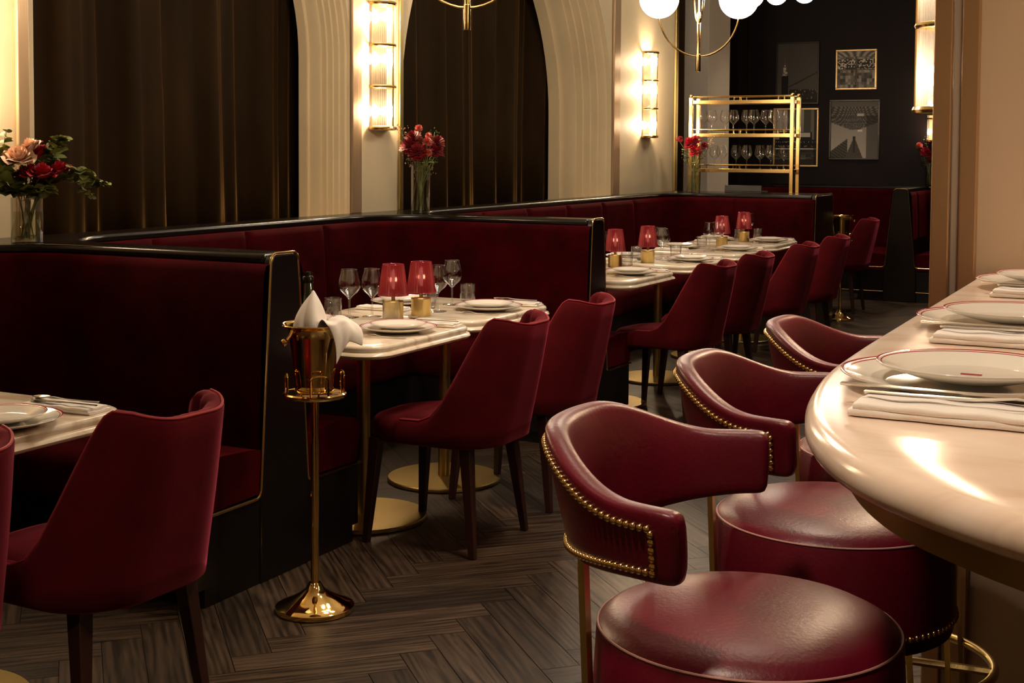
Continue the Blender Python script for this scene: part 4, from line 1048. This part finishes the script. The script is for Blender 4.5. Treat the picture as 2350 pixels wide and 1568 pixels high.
def p_kiosk(u, v):
    g = .25+.4*(abs(u-.62) < .07)*v+.15*(abs(u-.9) < .04)
    if u < .28: g = .55+.3*(math.sin(u*160) > 0) if v > .55 else .5
    if .46 < v < .60 and .1 < u < .88: g = .08 if not (.5 < v < .58 and .52 < u < .84) else .85
    if .30 < v < .46: g = .06+(.55 if (hsh(u*60, v*90, 9) > .72 and (.41 < v < .43 or .33 < v < .35)) else 0)
    if v < .28: g = .12+.35*(v > .10)*(.28-v)*4*hsh(u*8, v*70, 4)
    if .28 < v < .30: g = .8
    if u > .93: g *= .4
    return g
S_ = FY/13.6
def FP(x0, x1, z0, z1): return (x0*S_, x1*S_, 1.434+(z0-1.434)*S_, 1.434+(z1-1.434)*S_)
picture(*FP(-3.884, -3.439, 1.915, 2.545), 'blackframe', p_tower, 'dark framed night skyline photograph with a lit spired tower, upper left')
picture(*FP(-3.272, -2.868, 2.054, 2.452), 'goldframe', p_aerial, 'gold framed city blocks photograph, upper right')
picture(*FP(-3.328, -2.829, 1.356, 1.955), 'blackframe', p_street, 'dark framed photograph looking up a foggy street, lower right')
picture(*FP(-3.90, -3.436, 1.281, 1.875), 'goldframe', p_kiosk, 'gold framed street photograph behind the brass rack, lower left')

# ------------------------------------------------------------------ chandeliers
def make_chandelier(loc, rz, label, glow=20):
    t = thing('chandelier', label, 'chandelier', loc, rz, 'brass and opal globe chandeliers')
    MB().add(*lathe([(0, 0), (.0135, 0), (.0145, .002), (.0145, .10), (.0125, .102), (.0125, .34), (.006, .35), (.006, CEIL-loc[2]), (0, CEIL-loc[2])], 20)).build('rod', 'brass', t)
    MB().add(*lathe([(0, CEIL-loc[2]-.001), (.06, CEIL-loc[2]-.001), (.055, CEIL-loc[2]-.03), (.01, CEIL-loc[2]-.035)], 24)).build('canopy', 'brass', t)
    for a_, zb, r_ in ((0, .088, .237), (90, .28, .237)):
        a = R(a_); P = []
        for k in range(-80, 81, 8): P.append((r_*math.sin(R(k)*1.0)*math.cos(a), r_*math.sin(R(k))*math.sin(a), zb+r_*1.15*(1-math.cos(R(k)))))
        ar = MB().add(*tube(P, .0058, 8)).build('curved_arm', 'brass', t)
        for s_ in (-1, 1):
            e = P[0] if s_ < 0 else P[-1]
            MB().add(*sphere((e[0], e[1], e[2]+.112), .116, 32, 20)).build('opal_globe', 'globe', t, angle=180)
    return t
make_chandelier((-2.64, 7.6, 1.90), .47, 'brass chandelier with white globes, large at the top right of centre', 22)
make_chandelier((-2.62, 4.75, 1.91), .47, 'brass chandelier whose rod tip hangs before the second arch', 22)
t = thing('globe_pendant', 'small distant cluster of white globes at the top behind the large chandelier', 'ceiling light', (-2.95, 10.4, 2.60))
MB().add(*tube([(0, 0, .05), (0, 0, CEIL-2.6)], .006, 8)).build('rod', 'brass', t)
for dx, dy, dz in ((-.22, 0, .0), (0, -.1, .0), (.18, .05, .02), (.08, .12, .08)):
    MB().add(*tube([(0, 0, .12), (dx*.5, dy*.5, .06), (dx, dy, dz+.1)], .005, 8)).build('arm', 'brass', t)
    MB().add(*sphere((dx, dy, dz+.05), .085, 24, 14)).build('opal_globe', 'globe', t, angle=180)

# ------------------------------------------------------------------ ceiling downlights (unseen fixtures, added out of frame for general light)
for k, (x, y, e, lb) in enumerate([(-1.0, .7, 26, 'over the near stool'), (.15, 2.3, 10, 'added to brighten the counter'), (-1.15, 3.75, 16, 'over the aisle behind the stools'), (-1.5, 4.6, 18, 'over the aisle by the middle booth'), (-1.6, 8.0, 20, 'over the far aisle'), (-1.7, 11.6, 16, 'before the far booths'), (-3.0, 12.9, 10, 'over the far booth')]):
    t = thing('unseen_downlight', 'unseen recessed ceiling downlight '+lb, 'downlight', (x, y, CEIL), 0, 'unseen added downlights')
    MB().add(*lathe([(.055, -.001), (.075, -.006), (.078, -.001), (.078, .0)], 24)).build('trim_ring', 'brassb', t)
    MB().add(*lathe([(0, -.001), (.055, -.0015)], 20)).build('lens', 'can', t)
    light('SPOT', 'fill_beam', (0, 0, -.02), e*8, color=(1, .80, .60), size=.16, spot=95, parent=t, blend=.8)
